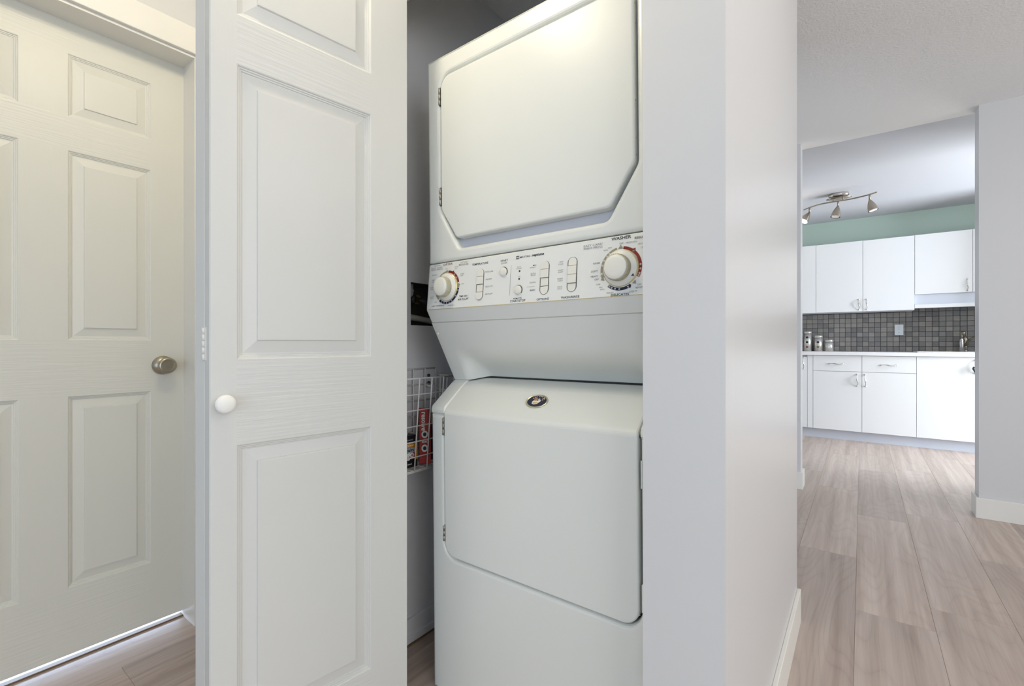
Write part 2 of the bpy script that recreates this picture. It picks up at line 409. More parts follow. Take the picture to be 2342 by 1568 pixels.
# ------------------------------------------------------------------ floor planks
PW, PL = 0.231, 1.245
def plank_mesh(y0, y1, x0=0.0, x1=PW):
    mb = MB(); g = 0.0002; b = 0.0007
    a = [(x0 + g, y0 + g), (x1 - g, y0 + g), (x1 - g, y1 - g), (x0 + g, y1 - g)]
    lo = [(p[0], p[1], -0.012) for p in a]; mid = [(p[0], p[1], -b) for p in a]
    top = [(p[0], p[1], 0.0) for p in offset(a, b * 0.6)]
    mb.loft([lo, mid, top], cap1=True)
    return mb
full = plank_mesh(0, PL)
pm = full.build('plank', M['plank'], fl)
pmesh = pm.data
known = {-0.02: 2.22, 0.211: 2.405, -0.251: 2.757, 0.442: 3.085, -0.482: 3.20, -1.868: 0.4435, -2.099: 1.05}
first = True
k = -9
while -0.02 + k * PW < 1.6:
    x0 = -0.02 + k * PW
    j = None
    for kk in known:
        if abs(kk - x0) < 0.01: j = known[kk]
    if j is None: j = random.uniform(0, PL)
    y = j - math.ceil((j + 0.35) / PL) * PL
    while y < 6.1:
        vis = True
        if x0 < -0.45 and y > 2.2 and x0 < -0.8: vis = False
        if x0 < -2.05 and False: vis = False
        if x0 + PW < -0.8 and y > 1.85: vis = False
        if vis:
            if first: o = pm; first = False
            else: o = pm.copy(); COL.objects.link(o); o.parent = fl
            o.location = (x0, y, 0)
        y += PL
    k += 1

# ------------------------------------------------------------------ moulded panel doors
PROF = [(0.0, 0.0), (0.0022, 0.0012), (0.0032, 0.0036), (0.0058, 0.0040), (0.0068, 0.0062), (0.0094, 0.0066), (0.0104, 0.0088), (0.0135, 0.0094), (0.0390, 0.0046), (0.0404, 0.0008), (0.0425, 0.0005)]
def panel_mesh(x0, x1, z0, z1):
    mb = MB(); loops = []
    for o, d in PROF:
        loops.append([(x0 + o, d, z0 + o), (x1 - o, d, z0 + o), (x1 - o, d, z1 - o), (x0 + o, d, z1 - o)])
    mb.loft(loops, cap1=True)
    return mb
def slab_mesh(W, Z0, Z1, cols, rows, T=0.035):
    xs = sorted({0.0, W, *[a for c in cols for a in c]}); zs = sorted({Z0, Z1, *[a for r in rows for a in r]})
    mb = MB()
    e = 0.0022
    for i in range(len(xs) - 1):
        for j in range(len(zs) - 1):
            xm = (xs[i] + xs[i + 1]) / 2; zm = (zs[j] + zs[j + 1]) / 2
            inc = any(a < xm < b for a, b in cols); inr = any(a < zm < b for a, b in rows)
            if inc and inr: continue
            xa = xs[i] + (e if i == 0 else 0); xb = xs[i + 1] - (e if i == len(xs) - 2 else 0)
            za = zs[j] + (e if j == 0 else 0); zb = zs[j + 1] - (e if j == len(zs) - 2 else 0)
            mi = 0 if (i == 0 or i == len(xs) - 2 or inr) else 1
            if not inr and 0 < j < len(zs) - 2 + 1 and not (i == 0 and False): mi = 1 if inc or (0 < i < len(xs) - 2) else 0
            mb.add([(xa, 0, za), (xb, 0, za), (xb, 0, zb), (xa, 0, zb)], [(0, 1, 2, 3)], mi)
    r0 = [(e, 0, Z0 + e), (W - e, 0, Z0 + e), (W - e, 0, Z1 - e), (e, 0, Z1 - e)]
    r1 = [(0, e, Z0), (W, e, Z0), (W, e, Z1), (0, e, Z1)]
    r2 = [(0, T, Z0), (W, T, Z0), (W, T, Z1), (0, T, Z1)]
    mb.loft([r0, r1, r2], 0, cap1=True)
    return mb

d1 = empty('door_1', (DX, DY0, 0), PI / 2, kind='structure')
cols = [(0.117, 0.338), (0.446, 0.667)]
cols = [(0.117, 0.338), (0.447, 0.665)]
rows = [(0.237, 0.849), (1.029, 1.636), (1.744, 1.945)]
slab = slab_mesh(0.768, 0.0235, 2.054, cols, rows).build('door_slab', [M['door'], M['door_h']], d1)
for c_ in cols:
    for r_ in rows:
        panel_mesh(*c_, *r_).build('panel', M['doorflat'], d1)
# satin nickel knob (local -y is out of the door)
kx = 0.600 + 0.10
kn = MB().lathe([(0.0, -0.0), (0.033, -0.0), (0.034, -0.003), (0.0325, -0.007), (0.022, -0.013), (0.014, -0.019), (0.012, -0.026), (0.013, -0.030)][::-1], (kx, 0, 0.940), 'y', 40)
rose = kn.build('knob_rose', M['nickel'], d1)
kn = MB().lathe([(0.012, -0.026), (0.0135, -0.030), (0.022, -0.036), (0.0275, -0.044), (0.0285, -0.050), (0.027, -0.055), (0.0205, -0.0585), (0.019, -0.0575), (0.010, -0.0590), (0.0, -0.0594)], (kx, 0, 0.940), 'y', 40)
kn.build('door_knob', M['nickel'], d1)['label'] = 'satin nickel door knob'

# bifold closet door: two leaves folded against each other, standing out of the opening
A2 = math.radians(90 - 7.784)
d2 = empty('door_2', (-1.0378, 0.3844, 0), A2, kind='structure')
bc = [(0.0485, 0.3505)]; br = [(0.200, 0.810), (0.986, 1.596), (1.6975, 1.905)]
leaf = slab_mesh(0.457, 0.018, 2.035, bc, br).build('leaf', [M['leaf'], M['leaf_h']], d2)
for r_ in br: panel_mesh(*bc[0], *r_).build('panel', M['leafflat'], leaf)
kb = MB().lathe([(0.010, -0.0), (0.010, -0.010), (0.012, -0.014), (0.0175, -0.018), (0.0190, -0.0225), (0.0180, -0.027), (0.013, -0.0305), (0.006, -0.0320), (0.0, -0.0323)], (0.0225, 0, 0.8985), 'y', 36)
kb.build('door_knob', M['white'], leaf)['label'] = 'round white knob'
leaf2 = slab_mesh(0.457, 0.018, 2.035, [], []).build('leaf', [M['leaf'], M['leaf_h']], d2)
leaf2.location = (0, 0.0368, 0); leaf2.rotation_euler = (0, 0, math.radians(15.0))
# keep its own front against the first leaf
for (za, zb) in ((0.985, 1.052), (1.80, 1.86), (0.25, 0.31)):
    hb = MB(); n = 5; g = (zb - za) / n
    for i in range(n):
        hb.lathe([(0.0, 0), (0.0030, 0.0), (0.0030, g - 0.0010), (0.0, g - 0.0010)], (-0.0022, 0.0365, za + i * g), 'z', 12, mi=0)
    hb.box(-0.0012, 0.0, 0.0375, 0.0495, za, zb)
    hb.box(-0.0012, 0.0, 0.024, 0.0355, za, zb)
    hb.build('hinge', M['trim'], d2)

# ------------------------------------------------------------------ stacked washer and dryer
mach = bpy.data.objects.new('laundry_center', None); COL.objects.link(mach)
U = Vector((0.9999, -0.0129, 0.0065)); N_ = Vector((0.0129, 0.9999, 0.0053)); V_ = Vector((-0.0066, -0.0052, 1.0))
U.normalize(); N_ = (N_ - U * N_.dot(U)).normalized(); V_ = U.cross(N_)
mw = Matrix(((U.x, N_.x, V_.x, -1.0195), (U.y, N_.y, V_.y, 0.9692), (U.z, N_.z, V_.z, 0.0), (0, 0, 0, 1)))
mach.matrix_world = mw
tag(mach, 'ivory white stacked washer and dryer standing inside the open closet', 'washer dryer')
MW = 0.70
def plate(outer, holes, w0, w1, c_out, c_in, name, m, parent, cd=None, back=True):
    """front plate: outer CCW, holes CCW; chamfered rims"""
    mb = MB()
    fo = offset(outer, c_out)
    loops = [L3(fo, w0)]
    for h in holes: loops.append(L3(offset(h, -c_in), w0))
    mb.fill(loops)
    s_ = 4
    ls = []
    for i in range(s_ + 1):
        t = i / s_ * PI / 2
        ls.append(L3(offset(outer, c_out * (1 - math.sin(t))), w0 + c_out * (1 - math.cos(t))))
    ls.append(L3(outer, w1)); mb.loft(ls, smooth=False)
    for h in holes:
        ls = []
        for i in range(s_ + 1):
            t = i / s_ * PI / 2
            ls.append(L3(offset(h, -c_in * (1 - math.sin(t))), w0 + (cd or c_in) * (1 - math.cos(t))))
        ls.append(L3(h, w1)); mb.loft(ls)
    return mb.build(name, m, parent)
# dryer (upper) cabinet
dz0, dz1 = 1.2535, 1.849
dr_out = rounded([(0, dz0), (MW, dz0), (MW, dz1), (0, dz1)], 0.004, 2)
dr_open = rounded([(0.124, 1.2865), (0.576, 1.2865), (0.647, 1.4000), (0.647, 1.7895), (0.053, 1.7895), (0.053, 1.4000)], [0.022, 0.022, 0.03, 0.040, 0.040, 0.03], 8)
cab = plate(dr_out, [dr_open], 0.0, 0.030, 0.009, 0.012, 'dryer_cabinet', M['enamel'], mach)
MB().box(0.001, MW - 0.001, 0.030, 0.70, dz0 - 0.17, dz1 - 0.001, bev=0.004).build('dryer_body', M['enamel'], mach)
tb = MB(); tb.fill([L3(offset(dr_open, -0.002), 0.026)]); tb.build('pull_recess', M['trough'], mach)
dd = rounded([(0.1165, 1.3140), (0.5835, 1.3140), (0.6425, 1.4030), (0.6425, 1.7840), (0.0575, 1.7840), (0.0575, 1.4030)], [0.016, 0.020, 0.030, 0.036, 0.036, 0.030], 8)
def slab(poly, w0, w1, c, name, m, parent, s_=4):
    mb = MB(); ls = []
    for i in range(s_ + 1):
        t = i / s_ * PI / 2
        ls.append(L3(offset(poly, c * (1 - math.sin(t))), w0 + c * (1 - math.cos(t))))
    ls.append(L3(poly, w1))
    mb.fill([ls[0]]); mb.loft(ls); mb.fill([ls[-1]])
    return mb.build(name, m, parent)
ddoor = slab(dd, -0.0035, 0.024, 0.0055, 'dryer_door', M['enamel'], mach)
def hinge(u, v0, v1, parent, w=-0.001):
    hb = MB(); g = (v1 - v0) / 3
    hb.box(u - 0.0045, u + 0.0035, w + 0.0035, w + 0.014, v0 - 0.002, v1 + 0.002, mi=1)
    for i in range(3): hb.lathe([(0.0, 0.0006), (0.0034, 0.0006), (0.0034, g - 0.0006), (0.0, g - 0.0006)], (u - 0.001, w + 0.0015, v0 + i * g), 'z', 12)
    return hb.build('hinge', [M['hinge'], M['gap']], parent)
hinge(0.0515, 1.708, 1.757, ddoor); hinge(0.0515, 1.418, 1.468, ddoor)
def screw(u, w_, v, parent, m, r=0.004):
    return MB().lathe([(0.0, -0.0022), (r * 0.7, -0.0018), (r, 0.0)], (u, w_, v), 'y', 10).build('screw', m, parent)
for v in (1.742, 1.700, 1.535, 1.455, 1.418): 
    screw(0.6415, 0.006, v, ddoor, M['hinge'], 0.0022)

# console shell between dryer and recess
cs_prof = [(0.004, 1.2505), (0.0, 1.2475), (-0.0125, 1.120), (-0.0125, 1.116), (0.0065, 1.082), (0.0095, 1.080), (0.045, 1.080), (0.045, 1.2505)]
mb = MB()
def inprof(d):  # shrink the front edge for the chamfered ends
    return [(w_ + (d if w_ < 0.04 else 0), v) for w_, v in cs_prof]
loops = []
for u, d in ((0.0, 0.006), (0.002, 0.0018), (0.006, 0.0), (MW - 0.006, 0.0), (MW - 0.002, 0.0018), (MW, 0.006)):
    loops.append([(u, w_, v) for w_, v in inprof(d)])
mb.loft(loops, cap0=True, cap1=True)
mb.build('console_housing', M['enamel2'], mach)
def PP(u, v, off=0.0): return (u, -0.0002 - (1.2475 - v) * 0.0980 - off, v)
# inset printed control panel
pp = rounded([(0.012, 1.1175), (MW - 0.012, 1.1175), (MW - 0.012, 1.2455), (0.012, 1.2455)], 0.004, 3)
mb = MB(); mb.fill([[PP(a, b, 0.0014) for a, b in pp]]); mb.loft([[PP(a, b, 0.0014) for a, b in pp], [PP(a, b, -0.002) for a, b in pp]])
cp = mb.build('control_panel', M['panelp'], mach)
mb = MB(); mb.add([PP(0.013, 1.1163, 0.0016), PP(MW - 0.013, 1.1163, 0.0016), PP(MW - 0.013, 1.1176, 0.0016), PP(0.013, 1.1176, 0.0016)], [(0, 1, 2, 3)])
mb.add([PP(0.013, 1.1163, 0.0016), PP(MW - 0.013, 1.1163, 0.0016), PP(MW - 0.013, 1.1163, -0.001), PP(0.013, 1.1163, -0.001)], [(0, 1, 2, 3)])
mb.build('gold_line', M['gold'], cp)

OFF = 0.0019
def poly_on_panel(mb, pts, mi=0, off=OFF):
    mb.fill([[PP(a, b, off) for a, b in pts]], mi)
def arcband(mb, cu, cv, r0, r1, a0, a1, mi=0, off=OFF, n=24):
    o = []
    for i in range(n + 1):
        a = math.radians(a0 + (a1 - a0) * i / n); o.append((cu + r1 * math.cos(a), cv + r1 * math.sin(a)))
    for i in range(n, -1, -1):
        a = math.radians(a0 + (a1 - a0) * i / n); o.append((cu + r0 * math.cos(a), cv + r0 * math.sin(a)))
    poly_on_panel(mb, o, mi, off)
def tri(mb, cu, cv, r, ang, size, mi, off=OFF, flip=1):
    a = math.radians(ang); c, s = math.cos(a), math.sin(a)
    P = [(cu + (r + x) * c - y * s, cv + (r + x) * s + y * c) for x, y in ((0, -size * .7), (size * flip, 0), (0, size * .7))]
    poly_on_panel(mb, P, mi, off)
def circle(mb, cu, cv, r, mi, off, n=14):
    poly_on_panel(mb, [(cu + r * math.cos(2 * PI * i / n), cv + r * math.sin(2 * PI * i / n)) for i in range(n)], mi, off)

def dial(cu, cv, arcs, dots, tris):
    mb = MB()
    for a0, a1, mi in arcs: arcband(mb, cu, cv, 0.0415, 0.0478, a0, a1, mi)
    for ang, mi in dots:
        a = math.radians(ang); x, y = cu + 0.0448 * math.cos(a), cv + 0.0448 * math.sin(a)
        circle(mb, x, y, 0.0019, 3, OFF + 0.0002); circle(mb, x, y, 0.0010, mi, OFF + 0.0003)
    for ang, mi, sz in tris: tri(mb, cu, cv, 0.0435, ang, sz, mi, OFF + 0.0002)
    mb.build('dial_print', [M['red'], M['navy'], M['taupe'], M['white']], cp)
    # skirt with gold rim and the knob on it, axis roughly normal to the panel
    b = PP(cu, cv, 0.0014); 
    sk = MB()
    sk.lathe([(0.0412, 0.0), (0.0412, -0.0025), (0.0395, -0.0045)], b, 'y', 56, mi=1)
    sk.lathe([(0.0395, -0.0045), (0.0378, -0.0060), (0.030, -0.0105), (0.0285, -0.0110)], b, 'y', 56, mi=0)
    s_o = sk.build('dial_skirt', [M['knob'], M['gold']], cp)
    kb = MB()
    kb.lathe([(0.0278, -0.0095), (0.0276, -0.0255), (0.0268, -0.0285)], b, 'y', 56, mi=1)
    kb.lathe([(0.0268, -0.0285), (0.0245, -0.0303), (0.018, -0.0316), (0.009, -0.0322), (0.0, -0.0324)], b, 'y', 56, mi=0)
    # fine grip ridges
    for i in range(40):
        a = 2 * PI * i / 40; c, s = math.cos(a), math.sin(a)
        r = 0.0277; t = 0.0009
        pts = [(b[0] + r * c - t * s, b[2] + r * s + t * c), (b[0] + (r + 0.0009) * c, b[2] + (r + 0.0009) * s), (b[0] + r * c + t * s, b[2] + r * s - t * c)]
        kb.add([(pts[q][0], b[1] + h, pts[q][1]) for h in (-0.012, -0.0262) for q in range(3)], [(0, 1, 4, 3), (1, 2, 5, 4)], 1)
    kb.build('knob', [M['knob'], M['knobside']], cp)
dial(0.0850, 1.1775,
     [(98, 168, 2), (15, 88, 0), (-4, 10, 2), (-128, -6, 1), (-165, -134, 2)],
     [(-62, 1), (-75, 1), (-88, 1), (-101, 1), (-114, 1), (-36, 1), (-14, 1)],
     [(95, 2, 0.0085), (63, 0, 0.0085), (4, 2, 0.0080), (-150, 2, 0.006), (52, 3, 0.0035), (35, 3, 0.003)])
dial(0.6120, 1.1765,
     [(103, 202, 2), (-28, 84, 0), (-128, -58, 1)],
     [(138, 2), (152, 2), (166, 2), (128, 2), (6, 0), (-6, 0), (-18, 0), (-24, 0), (-92, 1), (-105, 1), (-116, 1), (-124, 1)],
     [(92, 2, 0.0085), (52, 0, 0.0090), (-45, 2, 0.0075), (-155, 2, 0.0080), (195, 2, 0.006), (-62, 1, 0.007), (50, 3, 0.0045), (-66, 3, 0.004), (190, 3, 0.0045)])
mb = MB(); 
b = PP(0.642, 1.158, 0.0)
mb.add([(0.6425, b[1] - 0.0080, 1.1640), (0.6375, b[1] - 0.0086, 1.1570), (0.6455, b[1] - 0.0072, 1.1570)], [(0, 1, 2)])
mb.build('dial_pointer', M['ink'], cp)

def capsule(cu, v0, v1, r, n=14):
    o = []
    for i in range(n + 1): a = PI + PI * i / n; o.append((cu + r * math.cos(a), v0 + r + r * math.sin(a)))
    for i in range(n + 1): a = PI * i / n; o.append((cu + r * math.cos(a), v1 - r + r * math.sin(a)))
    return o
def rocker(cu, v0, v1, pressed):
    """a column of four push keys in a capsule shaped bezel"""
    r = 0.0115
    mb = MB(); poly_on_panel(mb, capsule(cu, v0, v1, r + 0.0014), 1, OFF); poly_on_panel(mb, capsule(cu, v0 , v1, r + 0.0006), 0, OFF + 0.0002)
    mb.build('key_bezel', [M['gap'], M['gap']], cp)
    cap = capsule(cu, v0 + 0.0004, v1 - 0.0004, r - 0.0002)
    g = (v1 - v0) / 4
    for i in range(4):
        lo, hi = v0 + i * g + 0.0004, v0 + (i + 1) * g - 0.0003
        pts = []
        for a, c in cap:
            pts.append((a, min(max(c, lo), hi)))
        out = [pts[0]]
        for p in pts[1:]:
            if (Vector(p) - Vector(out[-1])).length > 1e-5: out.append(p)
        if (Vector(out[0]) - Vector(out[-1])).length < 1e-5: out.pop()
        h = 0.0026 if i in pressed else 0.0050
        ins = [(cu + (a - cu) * 0.94, (lo + hi) / 2 + (c - (lo + hi) / 2) * 0.92) for a, c in out]
        m2 = MB(); m2.loft([[PP(a, c, 0.001) for a, c in out], [PP(a, c, h - 0.0008) for a, c in out], [PP(a, c, h) for a, c in ins]])
        m2.fill([[PP(a, c, h) for a, c in ins]])
        m2.build('key', M['knob'], cp)
rocker(0.2090, 1.1335, 1.2175, (1,))
rocker(0.4160, 1.1335, 1.2155, (1, 0))
rocker(0.4920, 1.1345, 1.2160, (0, 3))
for cu, cv in ((0.2885, 1.2015), (0.3385, 1.1505)):
    b = PP(cu, cv, 0.0014)
    mb = MB(); mb.lathe([(0.0128, 0.0), (0.0128, -0.0008), (0.0112, -0.0008)], b, 'y', 32, mi=1)
    mb.lathe([(0.0112, 0.0), (0.0112, -0.0040), (0.0102, -0.0052), (0.006, -0.0060), (0, -0.0063)], b, 'y', 32, mi=0)
    mb.build('button', [M['knob'], M['gap']], cp)
for cv in (1.1985, 1.1785):
    MB().lathe([(0.0026, 0.0), (0.0024, -0.001), (0.0, -0.0016)], PP(0.3395, cv, 0.0012), 'y', 16).build('indicator_light', mat('indicator_red', (84, 26, 24), 0.3, var=(10, 0.02)), cp)
for (a, c, e, f) in ((0.3112, 1.1385, 0.3120, 1.2165), (0.3640, 1.1555, 0.3880, 1.1561)):
    mb = MB(); poly_on_panel(mb, [(a, c), (e, c), (e, f), (a, f)])
    mb.build('print_line', M['inkg'], cp)

TEXTS = [
('DRYER', 0.0649, 1.241, 0.0363, 0.0062, 'r', 0),('SENSOR', 0.0264, 1.2428, 0.0259, 0.0030, 'g', 0),('EASY CARE/', 0.0154, 1.2357, 0.046, 0.0042, 'g', 0),('PERM PRESS', 0.0147, 1.2305, 0.0475, 0.0042, 'g', 0),('COTTONS/', 0.1312, 1.2407, 0.0268, 0.0041, 'g', 0),('REGULAR', 0.1265, 1.2343, 0.0364, 0.0049, 'b', 0),('TEMPERATURE', 0.1764, 1.2292, 0.0575, 0.0054, 'k', 0),('START', 0.2766, 1.2282, 0.0234, 0.0052, 'k', 0),('DRYER', 0.279, 1.2223, 0.0196, 0.0039, 'g', 0),('REGULAR', 0.2266, 1.2054, 0.0263, 0.0039, 'g', 0),('MEDIUM', 0.2284, 1.1849, 0.0204, 0.0039, 'g', 0),('DELICATE', 0.2282, 1.1658, 0.0252, 0.0039, 'g', 0),('AIR FLUFF', 0.229, 1.1459, 0.0261, 0.0039, 'g', 0),('TIME DRY /', 0.1345, 1.1453, 0.0346, 0.0051, 'k', 0),('AIR FLUFF', 0.1297, 1.1372, 0.0402, 0.0053, 'k', 0),('OFF WRINKLE', 0.0267, 1.1247, 0.0509, 0.0035, 'k', 0),('TIME DRY', 0.0919, 1.1234, 0.0264, 0.0034, 'g', 0),('MORE DRY', 0.0188, 1.2157, 0.0222, 0.0036, 'g', 0),('VERY', 0.0192, 1.2014, 0.0148, 0.0033, 'g', 0),('DRY', 0.0199, 1.1956, 0.0131, 0.0033, 'g', 0),('NORM', 0.0146, 1.1795, 0.0143, 0.0033, 'g', 0),('DRY', 0.0175, 1.1746, 0.0107, 0.0033, 'g', 0),('DAMP', 0.0165, 1.1518, 0.0154, 0.0033, 'g', 0),('DRY', 0.0194, 1.147, 0.0119, 0.0033, 'g', 0),('OFF', 0.0371, 1.1356, 0.01, 0.0035, 'g', 0),('OFF', 0.0722, 1.2300, 0.0106, 0.003, 'g', 0),('MORE', 0.1094, 1.2314, 0.0143, 0.0032, 'g', 0),('DRY', 0.111, 1.2264, 0.0099, 0.0032, 'g', 0),('LESS', 0.1345, 1.2094, 0.0138, 0.0032, 'g', 0),('DRY', 0.1350, 1.2043, 0.0108, 0.0032, 'g', 0),('OFF', 0.140, 1.1807, 0.0107, 0.0034, 'g', 0),('MAYTAG', 0.3387, 1.231, 0.0312, 0.0046, 'k', 0),('neptune', 0.3746, 1.2312, 0.0367, 0.0056, 'k', 1),('DOOR', 0.332, 1.2076, 0.0112, 0.0030, 'g', 0),('LOCKED', 0.3279, 1.2034, 0.0186, 0.0030, 'g', 0),('ON', 0.3365, 1.1834, 0.0066, 0.0026, 'g', 0),('REMOTE', 0.3248, 1.1278, 0.0254, 0.0037, 'k', 0),('START/STOP', 0.3147, 1.1207, 0.0473, 0.0055, 'k', 0),('MAX', 0.3803, 1.2065, 0.0101, 0.0032, 'k', 0),('EXTRACT', 0.3712, 1.2015, 0.0174, 0.0032, 'g', 0),('EXTRA', 0.3747, 1.1863, 0.015, 0.0032, 'g', 0),('RINSE', 0.375, 1.1822, 0.0141, 0.0032, 'g', 0),('SIGNAL', 0.3722, 1.1642, 0.0191, 0.0036, 'g', 0),('RESET', 0.3747, 1.1448, 0.0158, 0.0039, 'k', 0),('OPTIONS', 0.3959, 1.1202, 0.0349, 0.0053, 'k', 0),('HOT', 0.4565, 1.2061, 0.0103, 0.0033, 'g', 0),('COLD', 0.4529, 1.2007, 0.0142, 0.0033, 'g', 0),('WARM', 0.4525, 1.1864, 0.0146, 0.0033, 'g', 0),('WARM', 0.4528, 1.1819, 0.0139, 0.0033, 'g', 0),('WARM', 0.4522, 1.1663, 0.0148, 0.0033, 'g', 0),('COLD', 0.4534, 1.1618, 0.0139, 0.0033, 'g', 0),('COLD', 0.4534, 1.1473, 0.0135, 0.0033, 'g', 0),('COLD', 0.4537, 1.1425, 0.0131, 0.0033, 'g', 0),('WASH/RINSE', 0.4643, 1.1203, 0.0494, 0.0052, 'k', 0),('WASHER', 0.5877, 1.2403, 0.046, 0.0066, 'k', 2),('REGULAR', 0.6415, 1.2363, 0.0304, 0.005, 'b', 2),('EASY CARE/', 0.5196, 1.2345, 0.0473, 0.0049, 'g', 0),('PERM PRESS', 0.5199, 1.228, 0.0472, 0.0049, 'g', 0),('OFF', 0.6073, 1.2290, 0.0091, 0.0042, 'g', 0),('PREWASH', 0.6219, 1.2290, 0.0247, 0.0039, 'g', 0),('HEAVY', 0.6495, 1.2230, 0.0139, 0.0037, 'g', 0),('LIGHT', 0.656, 1.2146, 0.0121, 0.0037, 'g', 0),('SPIN', 0.5700, 1.2192, 0.0103, 0.0031, 'g', 0),('MAX', 0.5810, 1.2235, 0.009, 0.0031, 'g', 0),('RINSE', 0.5457, 1.1923, 0.0162, 0.0039, 'b', 0),('LIGHT', 0.541, 1.1745, 0.0163, 0.0043, 'b', 0),('HEAVY', 0.5409, 1.1628, 0.0169, 0.0043, 'b', 0),('OFF', 0.550, 1.1556, 0.0106, 0.0039, 'b', 0),('SOAK', 0.5552, 1.1443, 0.0101, 0.0035, 'g', 0),('MAX', 0.5625, 1.1375, 0.0077, 0.0033, 'g', 0),('SPIN', 0.5649, 1.1325, 0.0101, 0.0033, 'g', 0),('RINSE', 0.5812, 1.1236, 0.0164, 0.0033, 'g', 0),('DELICATES', 0.5913, 1.1178, 0.0416, 0.0048, 'k', 2),('LIGHT', 0.6334, 1.1228, 0.0171, 0.0037, 'g', 0),('HEAVY', 0.6458, 1.1301, 0.0169, 0.004, 'b', 0),('OFF', 0.6503, 1.1364, 0.0089, 0.0037, 'g', 0)]
def text_geo(s, bold=0.0, shear=0.0):
    cu = bpy.data.curves.new('t', 'FONT'); cu.body = s; cu.resolution_u = 2; cu.offset = bold; cu.shear = shear; cu.size = 1
    o = bpy.data.objects.new('t', cu)
    me = bpy.data.meshes.new_from_object(o)
    vs = [(p.co.x, p.co.y) for p in me.vertices]; fs = [tuple(f.vertices) for f in me.polygons]
    bpy.data.objects.remove(o); bpy.data.curves.remove(cu); bpy.data.meshes.remove(me)
    if not vs: return [], [], (0, 1, 0, 1)
    xs = [p[0] for p in vs]; ys = [p[1] for p in vs]
    return vs, fs, (min(xs), max(xs), min(ys), max(ys))
for s, u0, v0, wd, ht, c, f in TEXTS:
    if f == 1: vs, fs, bb_ = text_geo(s, 0.03, 0.35)
    elif f == 2: vs, fs, bb_ = text_geo(s, 0.022)
    else: vs, fs, bb_ = text_geo(s, 0.008 if c in 'kr' else 0.0)
    capd = 0.70 if f != 1 else 0.62
    MB().add([PP(u0 + (x - bb_[0]) / (bb_[1] - bb_[0]) * wd, v0 + y / capd * ht, OFF) for x, y in vs], fs).build('lettering', M[{'k': 'ink', 'g': 'inkg', 'b': 'inkb', 'r': 'inkr'}[c]], cp)
mb = MB(); poly_on_panel(mb, [(0.3262, 1.2295), (0.3362, 1.2295), (0.3362, 1.2375), (0.3262, 1.2375)], 0)
vs, fs, bb_ = text_geo('M', 0.02)
mb.add([PP(0.3280 + (x - bb_[0]) / (bb_[1] - bb_[0]) * 0.0064, 1.2310 + y / 0.7 * 0.0048, OFF + 0.0003) for x, y in vs], fs, 1)
mb.build('logo', [M['ink'], M['white']], cp)

# recess panel below the console
def sm(t): t = max(0, min(1, t)); return t * t * (3 - 2 * t)
mb = MB(); NU, NV = 60, 16; grid = []
for i in range(NU + 1):
    u = MW * i / NU
    e = sm((u - 0.055) / 0.050) * sm((MW - 0.055 - u) / 0.050)
    row = []
    for j in range(NV + 1):
        t = j / NV; v = 1.0795 + (0.906 - 1.0795) * t; w_ = 0.010 + (0.105 - 0.010) * t
        k_ = sm((t - 0.42) / 0.58)
        w_ += 0.055 * e * k_; v += 0.010 * e * k_
        row.append((u, w_, v))
    grid.append(row)
mb.loft(grid, smooth=True, closed=False)
rc = mb.build('recess_panel', M['enamel2'], mach)
mb = MB()
for u in (0.0, MW): mb.add([(u, 0.0095, 1.08), (u, 0.1055, 0.906), (u, 0.20, 0.906), (u, 0.20, 1.08)], [(0, 1, 2, 3)])
mb.add([(0, 0.20, 1.08), (0, 0.20, 0.90), (MW, 0.20, 0.90), (MW, 0.20, 1.08)], [(0, 1, 2, 3)])
mb.build('recess_side', M['enamel2'], mach)
MB().lathe([(0.0, -0.003), (0.0028, -0.0024), (0.004, 0.0)], (0.012, 0.024, 1.048), 'y', 12).build('screw', M['white'], mach)

# washer: top cap shoulders and the door that wraps over the slope
cap_prof = [(0.004, 0.8165), (0.0035, 0.824), (0.006, 0.8320), (0.012, 0.8385), (0.090, 0.8975), (0.105, 0.9055), (0.20, 0.9065)]
def wrap(u0, u1, prof, name, m, r=0.003, thick=0.02, parent=mach, steps=1):
    mb = MB(); loops = []
    def ring(u, ins):
        front = [(u, w_ + ins * nx, v - ins * nz) for (w_, v), (nx, nz) in zip(prof, nrm)]
        back = [(u, min(w_ + thick, 0.21), v - thick * 0.9) for w_, v in prof[::-1]]
        return front + back
    nrm = []
    for i in range(len(prof)):
        a = prof[max(i - 1, 0)]; b_ = prof[min(i + 1, len(prof) - 1)]
        dw, dv = b_[0] - a[0], b_[1] - a[1]; L_ = math.hypot(dw, dv); nrm.append((dv / L_, dw / L_))
    for u, ins in ((u0, r), (u0 + r * 0.3, r * 0.35), (u0 + r, 0), (u1 - r, 0), (u1 - r * 0.3, r * 0.35), (u1, r)): loops.append(ring(u, ins))
    mb.loft(loops, cap0=True, cap1=True)
    return mb.build(name, m, parent)
wrap(0.0, 0.0575, cap_prof, 'top_cap', M['enamel2'], 0.004)
wrap(MW - 0.0535, MW, cap_prof, 'top_cap', M['enamel2'], 0.004)
sb = MB(); sb.box(0.0005, MW - 0.0005, 0.20, 0.70, 0.80, 1.09); sb.build('upper_frame', M['enamel'], mach)
MB().box(0.002, MW - 0.002, 0.012, 0.60, 0.8115, 0.8185).build('seam_gap', M['gap'], mach)

